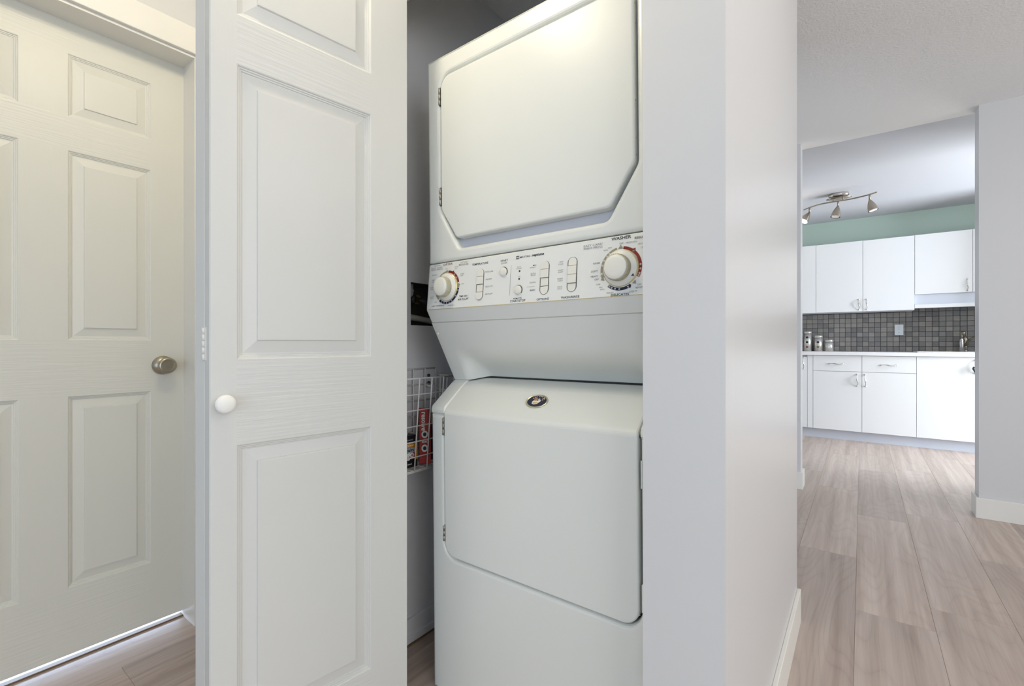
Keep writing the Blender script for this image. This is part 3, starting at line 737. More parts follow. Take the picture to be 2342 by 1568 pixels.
# lower cabinet front with a U shaped opening for the door
r_ = 0.045
arcL = [(0.053 + r_ - r_ * math.cos(a), 0.402 + r_ - r_ * math.sin(a)) for a in [PI / 2 * i / 10 for i in range(11)]]
arcR = [(MW - 0.053 - r_ + r_ * math.sin(a), 0.402 + r_ - r_ * math.cos(a)) for a in [PI / 2 * i / 10 for i in range(11)]]
U_out = [(0.0, 0.003), (MW, 0.003), (MW, 0.812), (MW - 0.053, 0.812)] + arcR[::-1] + arcL[::-1] + [(0.053, 0.812), (0.0, 0.812)]
plate(U_out, [], 0.004, 0.040, 0.011, 0.0, 'washer_cabinet', M['enamel'], mach)
MB().box(0.0008, MW - 0.0008, 0.038, 0.70, 0.003, 0.811, bev=0.003).build('washer_body', M['enamel'], mach)
# washer door
dl, drr, rz = 0.0565, MW - 0.0575, 0.040
mb = MB()
top_prof = [(0.001, 0.800), (0.0008, 0.814), (0.0016, 0.8185), (0.0035, 0.8230), (0.0062, 0.8268), (0.0095, 0.8300), (0.050, 0.8640), (0.076, 0.8858), (0.084, 0.8918), (0.092, 0.8965), (0.101, 0.9005), (0.112, 0.9037), (0.126, 0.9065), (0.154, 0.9110), (0.158, 0.9105), (0.160, 0.9085)]
fr = rounded([(dl, 0.4065), (drr, 0.4065), (drr, 0.800), (dl, 0.800)], [rz, rz, 0, 0], 10)
cch = 0.0045
# front field
def doff(p, d):  # inset only from left, right and bottom
    q = offset(p, d); return [(a, 0.800 if abs(c - 0.800) < 1e-6 else b_) for (a, b_), (x, c) in zip(q, p)]
mb.fill([L3(doff(fr, cch), 0.001)])
nF = len(fr)
lps = []
for i in range(5):
    t = i / 4 * PI / 2; lps.append(L3(doff(fr, cch * (1 - math.sin(t))), 0.001 + cch * (1 - math.cos(t))))
lps.append(L3(fr, 0.030))
# order so the open edge (top) is not lofted
top_i = [i for i, p in enumerate(fr) if abs(p[1] - 0.800) < 1e-6]
st = max(top_i)
lps = [l[st:] + l[:st] for l in lps]
mb.loft(lps, closed=False)
# slope and back, rounded at the sides
def cross(w_, v, nw, nv):
    s_ = []
    for k_, (du, ins) in enumerate(((0.0, cch * 6), (0.0, cch), (cch * 0.3, cch * 0.3), (cch, 0.0))):
        s_.append((dl + du, w_ + ins * nw, v - ins * nv))
    for du, ins in ((cch, 0.0), (cch * 0.3, cch * 0.3), (0.0, cch), (0.0, cch * 6)):
        s_.append((drr - du, w_ + ins * nw, v - ins * nv))
    return s_
rowsx = []
for i in range(len(top_prof)):
    a = top_prof[max(i - 1, 0)]; b_ = top_prof[min(i + 1, len(top_prof) - 1)]
    dw, dv = b_[0] - a[0], b_[1] - a[1]; L_ = math.hypot(dw, dv)
    nw, nv = dv / L_, dw / L_
    if i == 0: nw, nv = 1, 0
    rowsx.append(cross(top_prof[i][0], top_prof[i][1], nw, nv))
mb.loft(rowsx, closed=False, smooth=False)
wd_o = mb.build('washer_door', M['enamel'], mach)
for p in wd_o.data.polygons:
    p.use_smooth = False
gp = MB(); gp.fill([L3(offset(fr, -0.0048), 0.036)]); gp.build('door_gap_shade', M['gap'], mach)  # dark sheet behind the door, painted as the shade in its gap
hinge(0.0508, 0.752, 0.803, wd_o, 0.004); hinge(0.0508, 0.445, 0.490, wd_o, 0.004)
for v in (0.772, 0.735, 0.475, 0.433): screw(0.6405, 0.009, v, wd_o, M['hinge'], 0.0022)
for v in (0.735, 0.470):
    mb = MB(); mb.box(MW - 0.0535, MW - 0.0505, 0.006, 0.020, v - 0.030, v + 0.030, bev=0.0012); mb.build('door_bumper', M['enamel2'], mach)
# oval emblem on the slope
sl = math.atan2(0.888 - 0.8305, 0.078 - 0.0095)
em = bpy.data.objects.new('emblem', None)
eb = MB(); 
eu, ew, ev = 0.3495, 0.0515, 0.8652
def EP(x, y, h):  # x along u, y up the slope, h off the surface
    return (eu + x, ew + y * math.cos(sl) - h * math.sin(sl), ev + y * math.sin(sl) + h * math.cos(sl))
def oval(rx, ry, h, n=48): return [EP(rx * math.cos(2 * PI * i / n), ry * math.sin(2 * PI * i / n), h) for i in range(n)]
RX, RY = 0.0335, 0.0235
eb.loft([oval(RX, RY, -0.001), oval(RX, RY, 0.0022), oval(RX * .97, RY * .96, 0.0032), oval(RX * .92, RY * .90, 0.0034), oval(RX * .86, RY * .82, 0.0022)], 0, True)
eb.loft([oval(RX * .86, RY * .82, 0.0022), oval(0.0001, 0.0001, 0.0024)], 1, False)
badge = eb.build('emblem', [mat('emblem_ring', (216, 208, 178), 0.22, 0.85, var=(20, 0.03)), M['navy']], wd_o)
badge['label'] = 'oval navy emblem with pale gold rim and crest'
# crest: a slanted shield with three little crowns of dots
cb = MB()
def cpoly(pts, h, mi): cb.fill([[EP(x * 0.00125, y * 0.00102, h) for x, y in pts]], mi)
cpoly([(-10, -4), (-8.5, -10.5), (-2.5, -12.5), (4, -10), (7.5, -4), (10.5, 2), (6, 4), (2, 0.5), (-4, 2.5), (-8.5, 0.5)], 0.0028, 0)
cpoly([(-8, -4.5), (-7, -9), (-2.5, -10.7), (2.8, -8.8), (5.5, -4), (2, -2.6), (-3, -3)], 0.0031, 1)
cpoly([(-6, 0), (-8.5, 7), (-5, 11.5), (-0.5, 9.5), (1.2, 4), (-1.5, 0.5)], 0.0031, 2)
cpoly([(2.2, 1.5), (1.6, 6.5), (4.2, 10), (7, 6), (6.8, 3)], 0.0031, 3)
cpoly([(3.2, 3), (3, 6), (4.5, 8), (6, 5.5), (5.5, 3.6)], 0.0033, 1)
for cx_, cy_ in ((-11, 8), (-8, 12), (-4.5, 13.5), (1.5, 15), (5, 17), (8.5, 15), (12, 10), (14.5, 12), (16, 8.5), (12.5, 5)):
    cpoly([(cx_ + 1.7 * math.cos(a), cy_ + 1.7 * math.sin(a)) for a in [2 * PI * q / 8 for q in range(8)]], 0.0030, 3)
cb.build('crest', [M['white'], M['gold'], mat('crest_copper', (190, 130, 90), 0.4, 0.3, var=(20, 0.05)), mat('crest_silver', (206, 200, 186), 0.35, 0.4, var=(20, 0.04))], wd_o)

# ------------------------------------------------------------------ laundry outlet box in the closet wall
ob = empty('laundry_outlet_box', (CX, 1.20, 1.155), 0, 'recessed laundry outlet box with dark open interior behind the dryer', 'outlet box')
mb = MB(); fo = [(1.030, 1.042), (1.365, 1.042), (1.365, 1.268), (1.030, 1.268)]
def X3(poly, x): return [(x - CX, a - 1.20, b_ - 1.155) for a, b_ in poly]
mb.fill([X3(fo, CX + 0.003), X3(hole, CX + 0.003)]); mb.loft([X3(fo, CX + 0.003), X3(fo, CX)]); mb.loft([X3(hole, CX + 0.003), X3(hole, CX - 0.004)])
mb.build('face_frame', M['wall_lightened'], ob)
mb = MB(); mb.loft([X3(hole, CX - 0.001), X3(hole, CX - 0.085)]); mb.fill([X3(hole, CX - 0.085)])
mb.build('box_liner', mat('liner_plastic', (66, 64, 60), 0.6, var=(20, 0.1)), ob)
def lc(x, y, z): return (x - CX, y - 1.20, z - 1.155)
mb = MB(); mb.tube([lc(-1.270, 1.105, 1.227), lc(-1.270, 1.105, 1.180)], 0.0085, 12); mb.tube([lc(-1.270, 1.105, 1.208), lc(-1.270, 1.105, 1.200)], 0.0105, 12); mb.build('supply_pipe', M['pvc'], ob)
mb = MB(); mb.tube([lc(-1.280, 1.110, 1.174), lc(-1.260, 1.122, 1.172)], [0.019, 0.019], 20); mb.build('valve_body', M['black'], ob)
mb = MB(); mb.lathe([(0.0165, 0), (0.0165, 0.004), (0.0135, 0.005), (0.012, 0.001)], lc(-1.260, 1.124, 1.172), 'x', 24); mb.build('valve_nut', M['brass'], ob)
mb = MB(); mb.tube([lc(-1.256, 1.126, 1.172), lc(-1.244, 1.142, 1.168), lc(-1.242, 1.17, 1.150), lc(-1.250, 1.22, 1.120), lc(-1.26, 1.28, 1.10)], 0.0085, 12); mb.build('supply_hose', M['black'], ob)
mb = MB(); mb.tube([lc(-1.29, 1.08, 1.115), lc(-1.27, 1.13, 1.108), lc(-1.26, 1.20, 1.098), lc(-1.27, 1.30, 1.094)], 0.011, 12); mb.build('drain_hose', M['pvc'], ob)

# ------------------------------------------------------------------ wire basket hanging on the closet wall
bk = empty('wire_basket', (-1.175, 1.0, 0.61), 0, 'white wire basket hanging on the closet wall beside the washer', 'basket')
B0 = Vector((-1.175, 1.0, 0.61))
def bt(mb, pts, r): mb.tube([Vector(p) - B0 for p in pts], r, 8)
zt, zb = 0.908, 0.611
def fx(z): return -1.145 + (z - zb) / (zt - zb) * 0.025
def fy(y, z): return y
mb = MB()
hz = [0.908, 0.857, 0.807, 0.756, 0.706, 0.656, 0.611]
vy = [0.795, 0.848, 0.901, 0.954, 1.008, 1.061, 1.114, 1.163]
for i, z in enumerate(hz): bt(mb, [(fx(z), 0.795, z), (fx(z), 1.163, z)], 0.0030 if i in (0, 6) else 0.0022)
for y in vy: bt(mb, [(fx(zt) + 0.003, y, zt), (fx(zb) + 0.003, y, zb)], 0.0022)
mb.build('front_grid', M['wire'], bk)
mb = MB()
bz = [0.931, 0.877, 0.823, 0.769, 0.715, 0.661, 0.612]; by = [0.81, 0.863, 0.916, 0.969, 1.022, 1.075, 1.128, 1.180]
for z in bz: bt(mb, [(-1.226, 0.81, z), (-1.226, 1.180, z)], 0.0026)
for y in by: bt(mb, [(-1.223, y, 0.931), (-1.223, y, 0.612)], 0.0022)
mb.build('back_grid', M['wire'], bk)
mb = MB()
for z in hz: bt(mb, [(fx(z), 1.163, z), (-1.223, 1.178, z)], 0.0022)
for x in (0.33, 0.66): bt(mb, [(fx(zt) * (1 - x) - 1.223 * x, 1.168, zt), (fx(zb) * (1 - x) - 1.223 * x, 1.168, zb)], 0.0022)
mb.build('side_grid', M['wire'], bk)
mb = MB()
for y in vy: bt(mb, [(fx(zb), y, zb), (-1.223, y, zb)], 0.0022)
for x in (0.0, 0.33, 0.66): bt(mb, [(fx(zb) * (1 - x) - 1.223 * x, 0.795, zb - 0.004), (fx(zb) * (1 - x) - 1.223 * x, 1.163, zb - 0.004)], 0.0026)
mb.build('bottom_grid', M['wire'], bk)
mb = MB()
for z in (0.905, 0.880): mb.lathe([(0.0, 0.0), (0.006, 0.0), (0.006, 0.003), (0.003, 0.006), (0.0, 0.0065)], Vector((-1.229, 1.150, z)) - B0, 'x', 14)
mb.build('mounting_screw', M['black'], bk)
mb = MB(); bt(mb, [(-1.224, 1.135, 0.874), (-1.214, 1.140, 0.868), (-1.206, 1.147, 0.874), (-1.207, 1.150, 0.884)], 0.0035); mb.build('mounting_clip', M['wire'], bk)

def xtext(mb, s, x, y0, z0, wd, ht, mi, vert=False, bold=0.01):
    """text on a +x facing surface; horizontal text runs toward +y"""
    vs, fs, bb_ = text_geo(s, bold)
    P = []
    for a, c in vs:
        a = (a - bb_[0]) / (bb_[1] - bb_[0]) * wd; c = (c - bb_[2]) / (bb_[3] - bb_[2]) * ht
        P.append((x, y0 + a, z0 + c) if not vert else (x, y0 - c, z0 + a) if vert == 1 else (x, y0 + c, z0 - a))
    mb.add(P, fs, mi)
def carton(name, x0, x1, y0, y1, z0, z1, m, label, lean=0.0, rz=0.0):
    t = empty(name, ((x0 + x1) / 2, (y0 + y1) / 2, z0), 0, label, 'box')
    c = t.location
    mb = MB().box(x0 - c.x, x1 - c.x, y0 - c.y, y1 - c.y, 0, z1 - z0, bev=0.0012)
    mb.build('carton', m, t)
    t.rotation_euler = (lean, 0, rz)
    return t, (x1 - c.x, y1 - y0, z1 - z0)
t, (fx_, wy, hz_) = carton('detergent_box', -1.200, -1.152, 1.064, 1.102, 0.620, 0.800, M['boxred'], 'tall red carton with white lettering standing in the wire basket', 0.0, math.radians(-40))
mb = MB(); xtext(mb, 'resolve', fx_ + 0.0006, -0.012, 0.172, 0.062, 0.017, 0, 2, 0.03); 
for z in (0.098, 0.052):
    for r, h, mi in ((0.0125, 0.0006, 0), (0.0065, 0.0009, 1)):
        mb.fill([[(fx_ + h, -0.001 + r * 0.85 * math.cos(2 * PI * i / 20), z + r * math.sin(2 * PI * i / 20)) for i in range(20)]], mi)
xtext(mb, 'oxi', fx_ + 0.0006, -0.011, 0.070, 0.022, 0.010, 0, 0, 0.03)
mb.build('printing', [M['white'], M['navy']], t)
MB().box(fx_ - 0.0002, fx_ + 0.0005, wy / 2 - 0.008, wy / 2 - 0.001, 0.09, hz_ - 0.004).build('side_print', M['boxbrown'], t)
t, (fx_, wy, hz_) = carton('dryer_sheet_box', -1.214, -1.176, 0.940, 1.011, 0.7230, 0.803, M['boxyellow'], 'yellow carton with a magenta label in the wire basket')
mb = MB(); mb.box(fx_ - 0.0002, fx_ + 0.0006, -wy / 2 + 0.004, wy / 2 - 0.004, hz_ * 0.40, hz_ * 0.80, 1); xtext(mb, 'BIB', fx_ + 0.0009, 0.002, hz_ * 0.77, 0.034, 0.016, 0, 2, 0.04)
mb.build('printing', [M['white'], M['magenta']], t)
t, (fx_, wy, hz_) = carton('bleach_box', -1.216, -1.160, 0.895, 1.037, 0.620, 0.700, M['boxblack'], 'black carton with orange and red label lying lowest in the wire basket')
mb = MB()
mb.box(fx_ - 0.0002, fx_ + 0.0006, 0.0, wy / 2 - 0.012, hz_ * 0.80, hz_ * 0.99, 1)
mb.box(fx_ - 0.0002, fx_ + 0.0006, 0.0, wy / 2 - 0.012, hz_ * 0.60, hz_ * 0.79, 2)
mb.box(fx_ - 0.0002, fx_ + 0.0006, 0.0, wy / 2 - 0.008, hz_ * 0.34, hz_ * 0.59, 3)
mb.box(fx_ - 0.0002, fx_ + 0.0006, wy / 2 - 0.011, wy / 2 - 0.001, hz_ * 0.30, hz_ * 0.98, 1)
xtext(mb, 'Stain', fx_ + 0.0009, 0.014, hz_ * 0.64, 0.040, 0.012, 4, 0, 0.03)
xtext(mb, 'ago', fx_ + 0.0009, 0.012, hz_ * 0.30, 0.044, 0.024, 0, 0, 0.05)
xtext(mb, 'active', fx_ + 0.0009, 0.014, hz_ * 0.85, 0.040, 0.008, 0, 0, 0.01)
xtext(mb, 'with bleach', fx_ + 0.0009, 0.016, hz_ * 0.12, 0.030, 0.005, 0, 0, 0.01)
mb.build('printing', [M['white'], M['orange'], M['labgrey'], M['labred'], M['navy']], t)
t, (fx_, wy, hz_) = carton('stain_remover_box', -1.214, -1.162, 0.899, 1.034, 0.7010, 0.7225, M['boxblack'], 'flat black carton lying on the labelled black box in the wire basket')
mb = MB(); xtext(mb, 'stain remover', fx_ + 0.0006, 0.008, 0.005, 0.046, 0.006, 0); mb.build('printing', M['labgrey'], t)
t, (fx_, wy, hz_) = carton('powder_box', -1.214, -1.180, 1.116, 1.158, 0.620, 0.735, M['bluebox'], 'navy carton at the right end of the wire basket, mostly behind the washer')

# ------------------------------------------------------------------ kitchen base cabinets
BF = 6.0
def bow_handle(parent, x, z, length, vertical, yf):
    mb = MB(); pts = []; rr = []
    n = 16
    for i in range(n + 1):
        t = i / n; s_ = (t - 0.5) * length
        out = 0.024 * (math.sin(PI * t) ** 0.6)
        wv = 0.004 * math.sin(2 * PI * t)
        r = 0.0032 + 0.0030 * math.exp(-((t - 0.5) / 0.16) ** 2)
        if i in (0, n): r = 0.0055
        pts.append((x + wv, yf - out, z + s_) if vertical else (x + s_, yf - out, z + wv)); rr.append(r)
    mb.tube(pts, rr, 10)
    for s_ in (-0.5, 0.5):
        c = (x, yf, z + s_ * length) if vertical else (x + s_ * length, yf, z)
        mb.lathe([(0.0075, 0.0), (0.0075, -0.003), (0.005, -0.007), (0.0, -0.008)], c, 'y', 14)
    return mb.build('handle', M['chrome'], parent)
def front(parent, name, x0, x1, z0, z1, y=BF, t=0.018):
    g = 0.0016
    c = parent.location
    return MB().box(x0 + g - c.x, x1 - g - c.x, y - c.y, y + t - c.y, z0 + g - c.z, z1 - g - c.z, bev=0.0012).build(name, M['cab'], parent)
def base_cab(x0, x1, label, parts, handles):
    c = empty('base_cabinet', ((x0 + x1) / 2, 6.30, 0), 0, label, 'cabinet', 'white base cabinets under the countertop')
    L_ = c.location
    MB().box(x0 + 0.0005 - L_.x, x1 - 0.0005 - L_.x, 6.020 - L_.y, 6.598 - L_.y, 0.100, 0.890).build('carcass', M['cabin'], c)
    MB().box(x0 - L_.x, x1 - L_.x, 6.052 - L_.y, 6.07 - L_.y, 0.0, 0.100).build('toe_kick', M['toe'], c)
    for (nm, a, b_, z0, z1), hs in zip(parts, handles):
        f = front(c, nm, a, b_, z0, z1)
        for hx, hz2, vert in hs: bow_handle(f, hx - L_.x, hz2, 0.120, vert, BF - L_.y)
    return c
ZT, ZD = 0.888, 0.722
base_cab(-1.00, -0.476, 'white base cabinet door beside the wall edge, leftmost of the row', [('cabinet_door', -1.00, -0.476, 0.102, 0.872)], [[(-0.510, 0.80, True)]])
base_cab(-0.476, -0.424, 'narrow white filler strip left of the first drawer', [('filler_panel', -0.476, -0.424, 0.102, ZT)], [[]])
base_cab(-0.424, 0.0, 'white base cabinet with a drawer above a door hinged at left', [('drawer', -0.424, 0.0, ZD, ZT), ('cabinet_door', -0.424, 0.0, 0.102, ZD)], [[(-0.218, 0.800, False)], [(-0.038, 0.636, True)]])
base_cab(0.0, 0.426, 'white base cabinet with a drawer, next to the sink cabinet', [('drawer', 0.0, 0.426, ZD, ZT), ('cabinet_door', 0.0, 0.426, 0.102, ZD)], [[(0.213, 0.797, False)], [(0.029, 0.636, True)]])
skc = base_cab(0.426, 0.885, 'white full-height sink cabinet door with a black strap on its handle', [('cabinet_door', 0.426, 0.885, 0.102, ZT)], [[(0.836, 0.800, True)]])
base_cab(0.885, 1.35, 'white base cabinet right of the sink cabinet, behind the wall end', [('cabinet_door', 0.885, 1.35, 0.102, ZT)], [[]])
# black cabinet latch on the handle
t = empty('cabinet_latch', (0.836, 5.97, 0.775), 0, 'black strap latch hanging on the sink cabinet handle', 'latch')
mb = MB(); mb.tube([(-0.012, 0.010, 0.022), (-0.018, -0.006, 0.008), (-0.006, -0.012, -0.022), (0.010, -0.012, -0.038), (0.018, -0.004, -0.012), (0.012, 0.004, 0.018), (0.0, 0.006, 0.026)], 0.0075, 10)
mb.build('strap', M['black'], t)
ct = MB().box(-1.0, 1.35, 5.970, 6.598, 0.8905, 0.9265, bev=0.002).build('countertop', M['counter'])
tag(ct, 'long white countertop over the kitchen base cabinets', 'countertop')
# sink rim
sk = empty('sink', (0.78, 6.29, 0.927), 0, 'white sink rim set into the right part of the countertop', 'sink')
mb = MB(); mb.box(-0.345, 0.36, -0.25, -0.225, 0.0, 0.008, bev=0.002); mb.box(-0.345, 0.36, 0.19, 0.25, 0.0, 0.008, bev=0.002); mb.box(-0.345, -0.32, -0.225, 0.19, 0, 0.008, bev=0.002); mb.box(0.335, 0.36, -0.225, 0.19, 0, 0.008, bev=0.002)
mb.build('rim', M['counter'], sk)
MB().box(-0.32, 0.335, -0.225, 0.19, 0.0, 0.002).build('basin', M['trough'], sk)
# faucet
fc = empty('faucet', (0.835, 6.50, 0.935), 0, 'brushed nickel kitchen faucet standing behind the sink', 'faucet')
mb = MB().lathe([(0.0, 0.0), (0.026, 0.0), (0.026, 0.008), (0.018, 0.014)], (0, 0, 0), 'z', 24); mb.build('base_ring', M['chrome'], fc)
mb = MB().lathe([(0.017, 0.012), (0.019, 0.05), (0.024, 0.085), (0.024, 0.120), (0.014, 0.150), (0.0, 0.155)], (0, 0, 0), 'z', 24); mb.build('body', M['nickel'], fc)
mb = MB().tube([(-0.004, 0, 0.140), (-0.012, -0.01, 0.175), (-0.018, -0.02, 0.200)], [0.010, 0.012, 0.016], 12); mb.build('lever', M['nickel'], fc)
mb = MB().tube([(0.0, -0.01, 0.06), (0.02, -0.05, 0.105), (0.04, -0.10, 0.135), (0.06, -0.15, 0.140), (0.064, -0.165, 0.125)], [0.012, 0.012, 0.011, 0.010, 0.011], 12); mb.build('spout', M['nickel'], fc)
sd = empty('soap_bottle', (0.800, 6.43, 0.9355), 0, 'small chrome soap bottle in front of the faucet', 'bottle')
MB().lathe([(0.0, 0), (0.018, 0.0), (0.018, 0.050), (0.021, 0.07), (0.021, 0.115), (0.010, 0.128), (0.007, 0.14)], (0, 0, 0), 'z', 20).build('body', M['chrome'], sd)
MB().tube([(0, 0, 0.138), (0, 0, 0.152), (0.0, -0.02, 0.154)], 0.005, 8).build('pump', M['nickel'], sd)

# backsplash tiles, each one its own piece on a dark grout bed
bs = sbox('wall_kitchen_splash', -1.0, 1.35, 6.5965, 6.5995, 0.9265, 1.52, M['grout'])
TP = 0.0533
tmb = MB(); g = 0.0016; s_ = TP - 2 * g
a = [(g, g), (TP - g, g), (TP - g, TP - g), (g, TP - g)]
lo = [(p[0], 0.004, p[1]) for p in a]; mi_ = [(p[0], 0.0012, p[1]) for p in a]; fr_ = [(p[0], 0.0, p[1]) for p in offset(a, 0.0012)]
tmb.loft([lo, mi_, fr_], cap1=True)
tile0 = tmb.build('tile', M['tile'], bs); firstt = True
for i in range(-11, 19):
    x = 0.0075 + i * TP
    top = 1.52 if x > 0.38 else 1.36
    for j in range(12):
        z = 0.9275 + j * TP
        if z + TP * 0.3 > top: break
        if x > 0.96: continue
        if firstt: o = tile0; firstt = False
        else: o = tile0.copy(); COL.objects.link(o); o.parent = bs
        o.location = (x, 6.5925 + random.uniform(-0.0006, 0.0006), z)
        o.rotation_euler = (random.uniform(-.008, .008), 0, random.uniform(-.008, .008))

# switch plate
sp = empty('light_switch', (0.324, 6.591, 1.163), 0, 'white toggle switch plate on the grey mosaic backsplash', 'switch')
MB().box(-0.037, 0.037, -0.005, 0.0, -0.058, 0.058, bev=0.0015).build('cover_plate', M['switch'], sp)
MB().box(-0.005, 0.005, -0.016, -0.004, -0.004, 0.012, bev=0.0015).build('toggle', M['white'], sp)
MB().lathe([(0.0, -0.0065), (0.003, -0.006), (0.0035, -0.005)], (0, 0, 0.030), 'y', 10).build('screw', M['hinge'], sp)
MB().lathe([(0.0, -0.0065), (0.003, -0.006), (0.0035, -0.005)], (0, 0, -0.030), 'y', 10).build('screw', M['hinge'], sp)

# canisters with round windows
def canister(x, h, r, wins, label):
    t = empty('canister', (x, 6.50, 0.927), 0, label, 'canister', 'steel canisters on the countertop')
    MB().lathe([(0.0, 0.0), (r, 0.0), (r, h - 0.030)], (0, 0, 0), 'z', 36).build('body', M['steel'], t)
    MB().lathe([(r - 0.001, h - 0.030), (r - 0.001, h - 0.026)], (0, 0, 0), 'z', 36).build('seal', M['black'], t)
    MB().lathe([(0.0, h - 0.0265), (r + 0.001, h - 0.026), (r + 0.001, h - 0.002), (r - 0.003, h), (0.0, h)], (0, 0, 0), 'z', 36).build('lid', M['steel'], t)
    d = Vector((-x, -6.50, 0)).normalized(); sd_ = Vector((-d.y, d.x, 0))
    # windows sit on the side that faces the room
    a0 = math.atan2(d.y, d.x) - 0.12
    for z, m in wins:
        mb = MB(); rw = 0.0135
        def cyl(rr, k):
            o = []
            for q in range(20):
                an = 2 * PI * q / 20; da = rw * k * math.cos(an) / r; dzz = rw * k * math.sin(an)
                o.append((rr * math.cos(a0 + da), rr * math.sin(a0 + da), z + dzz))
            return o
        mb.loft([cyl(r + 0.0002, 1.12), cyl(r + 0.0012, 1.08), cyl(r + 0.0012, 0.98), cyl(r + 0.0004, 0.96)], 0)
        c_ = cyl(r + 0.0011, 0.97); mid = cyl(r + 0.0014, 0.5); ce = (( r + 0.0016) * math.cos(a0), (r + 0.0016) * math.sin(a0), z)
        mb.loft([c_, mid], 1); mb.add(mid + [ce], [(q, (q + 1) % 20, 20) for q in range(20)], 1)
        mb.build('window', [M['steel'], m], t)
coffee = mat('coffee_beans', (34, 26, 22), 0.4, var=(200, 0.4)); redb = mat('red_beans', (140, 62, 48), 0.5, var=(200, 0.3))
tea = mat('dark_tea', (50, 54, 62), 0.5, var=(200, 0.4)); oat = mat('brown_sugar', (140, 112, 60), 0.6, var=(200, 0.2)); flour = mat('white_flour', (236, 234, 228), 0.7, var=(100, 0.03))
canister(-0.511, 0.228, 0.0415, [(0.158, coffee), (0.103, coffee), (0.047, redb)], 'tallest steel canister with three round windows, leftmost on the counter')
canister(-0.404, 0.180, 0.0420, [(0.103, tea), (0.047, oat)], 'middle-sized steel canister with two round windows')
canister(-0.301, 0.130, 0.0420, [(0.050, flour)], 'shortest steel canister with one white round window')

# ------------------------------------------------------------------ wall cabinets
UF = 6.27
def wall_cab(x0, x1, z0, z1, label, doors, handles, zb_=None):
    c = empty('wall_cabinet', ((x0 + x1) / 2, 6.43, z0), 0, label, 'cabinet', 'white wall cabinets above the backsplash')
    L_ = c.location
    MB().box(x0 + 0.0005 - L_.x, x1 - 0.0005 - L_.x, 6.289 - L_.y, 6.590 - L_.y, 0.001, z1 - z0).build('carcass', M['cab'], c)
    for (a, b_), hs in zip(doors, handles):
        f = front(c, 'cabinet_door', a, b_, z0, z1, UF)
        for hx, hz2 in hs: bow_handle(f, hx - L_.x, hz2 - z0, 0.110, True, UF - L_.y)
    return c
wall_cab(-1.0, -0.414, 1.358, 2.121, 'white wall cabinet, leftmost of the upper row beside the wall edge', [(-1.0, -0.414)], [[]])
wall_cab(-0.414, 0.008, 1.358, 2.119, 'white wall cabinet with a handle at its lower right corner', [(-0.414, 0.008)], [[(-0.027, 1.432)]])
wall_cab(0.008, 0.431, 1.358, 2.117, 'white wall cabinet with a handle at its lower left corner', [(0.008, 0.431)], [[(0.041, 1.432)]])
sc_ = wall_cab(0.431, 0.880, 1.512, 2.118, 'short white wall cabinet above the sink with a light rail below', [(0.431, 0.857)], [[(0.818, 1.585)]])
L_ = sc_.location
MB().box(0.858 - L_.x, 0.880 - L_.x, UF - L_.y, 6.289 - L_.y, 0, 0.606, bev=0.001).build('filler_strip', M['cab'], sc_)
MB().box(0.432 - L_.x, 1.30 - L_.x, 6.296 - L_.y, 6.314 - L_.y, 1.400 - L_.z, 1.512 - L_.z).build('valance_board', M['toe'], sc_)
MB().box(0.432 - L_.x, 1.30 - L_.x, 6.272 - L_.y, 6.32 - L_.y, 1.374 - L_.z, 1.410 - L_.z, bev=0.001).build('light_rail', M['cab'], sc_)
wall_cab(0.880, 1.35, 1.512, 2.118, 'white wall cabinet at the right end, behind the wall end', [(0.880, 1.35)], [[]])

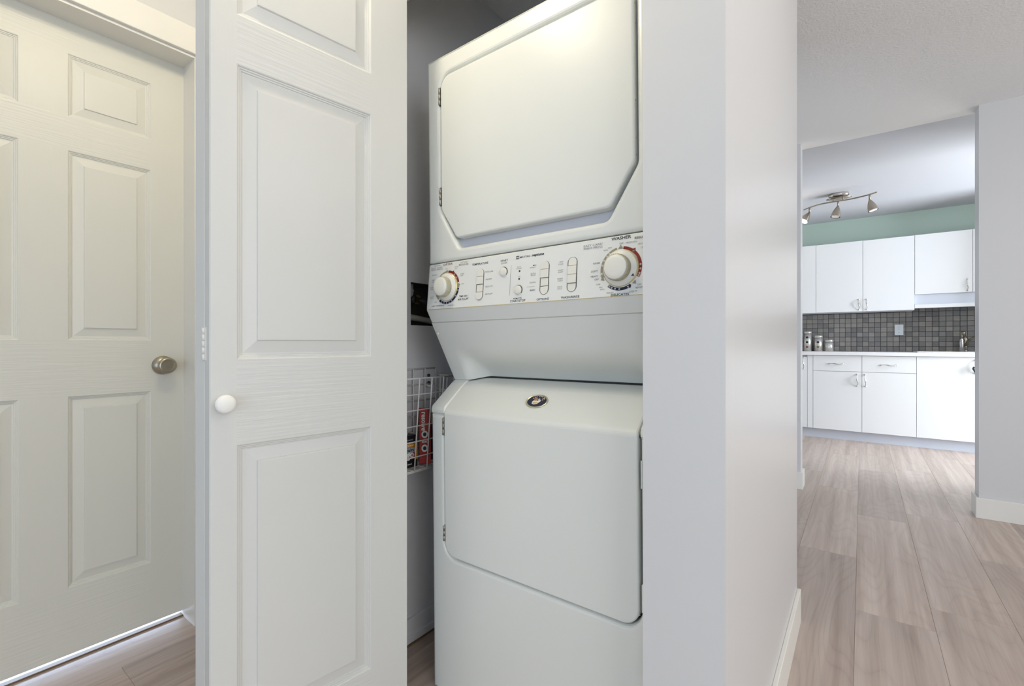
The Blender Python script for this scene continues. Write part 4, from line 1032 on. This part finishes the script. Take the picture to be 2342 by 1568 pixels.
# ------------------------------------------------------------------ wave shaped track light on the kitchen ceiling
tl = empty('track_light', (-0.175, 5.40, KC), 0, 'wavy nickel track light with three spot heads on the kitchen ceiling', 'ceiling light')
T0 = Vector((-0.175, 5.40, KC))
mb = MB().lathe([(0.082, 0.0), (0.082, -0.022), (0.076, -0.028), (0.0, -0.028)], (0, 0, 0), 'z', 40, sx=1.0, sy=0.75); mb.build('canopy', M['chrome'], tl)
mb = MB().lathe([(0.0, -0.0275), (0.098, -0.040), (0.100, -0.044), (0.060, -0.052), (0.0, -0.054)], (0, 0, 0), 'z', 40, sx=1.0, sy=0.55); mb.build('canopy_plate', M['lampmetal'], tl)
bar = [(-0.462, 5.470), (-0.407, 5.410), (-0.316, 5.345), (-0.218, 5.325), (-0.125, 5.325), (-0.032, 5.300), (0.056, 5.255), (0.108, 5.205)]
def cr(P, n=6):
    out = []
    for i in range(len(P) - 1):
        p0, p1, p2, p3 = [Vector(P[max(0, min(len(P) - 1, i + q))]) for q in (-1, 0, 1, 2)]
        for k_ in range(n):
            t_ = k_ / n
            out.append(0.5 * ((2 * p1) + (-p0 + p2) * t_ + (2 * p0 - 5 * p1 + 4 * p2 - p3) * t_ * t_ + (-p0 + 3 * p1 - 3 * p2 + p3) * t_ ** 3))
    out.append(Vector(P[-1])); return out
ZB = 2.345
bp_ = [Vector((p.x, p.y, ZB)) - T0 for p in cr(bar)]
MB().tube(bp_, 0.0062, 10).build('bar', M['lampmetal'], tl)
for p in ((-0.215, 5.335), (-0.140, 5.335)):
    MB().tube([Vector((p[0], p[1], KC - 0.050)) - T0, Vector((p[0], p[1] - 0.008, ZB)) - T0], 0.006, 8).build('bracket', M['lampmetal'], tl)
def spot(x, y, dx, dy, lit):
    a = Vector((x, y, ZB)) - T0; b_ = a + Vector((0, 0, -0.048))
    h = MB(); h.tube([a, b_], 0.0075, 10); st_ = h.build('stem', M['lampmetal'], tl)
    d = Vector((dx, dy, -1)).normalized(); L2 = 0.105
    pts = [b_ + d * (L2 * t_) for t_ in (0, 0.12, 0.3, 0.5, 0.7, 0.88, 1.0)]
    sh = MB(); sh.tube(pts, [0.008, 0.014, 0.023, 0.030, 0.0345, 0.0375, 0.0385], 24, caps=False); so = sh.build('lamp_shade', M['lampmetal'], tl)
    bu = MB(); bu.tube([pts[4], pts[5] , pts[6] - d * 0.002], [0.029, 0.031, 0.031 if not lit else 0.033], 20); bu.build('bulb', M['bulb'] if lit else M['glass'], tl)
    rg = MB(); rg.tube([pts[6] - d * 0.004, pts[6]], [0.0390, 0.0395], 24, caps=False); rg.build('shade_rim', M['chrome'], tl)
    return pts[6]
e1 = spot(-0.410, 5.412, -0.55, -0.42, True)
spot(-0.178, 5.322, -0.20, -0.15, False)
spot(0.056, 5.255, 0.26, -0.05, False)
lo_ = light('track_spot_light', 'POINT', (T0 + e1 + Vector((-0.03, -0.03, -0.05)))[:], 1.4, (1.0, 0.93, 0.82), radius=0.03)
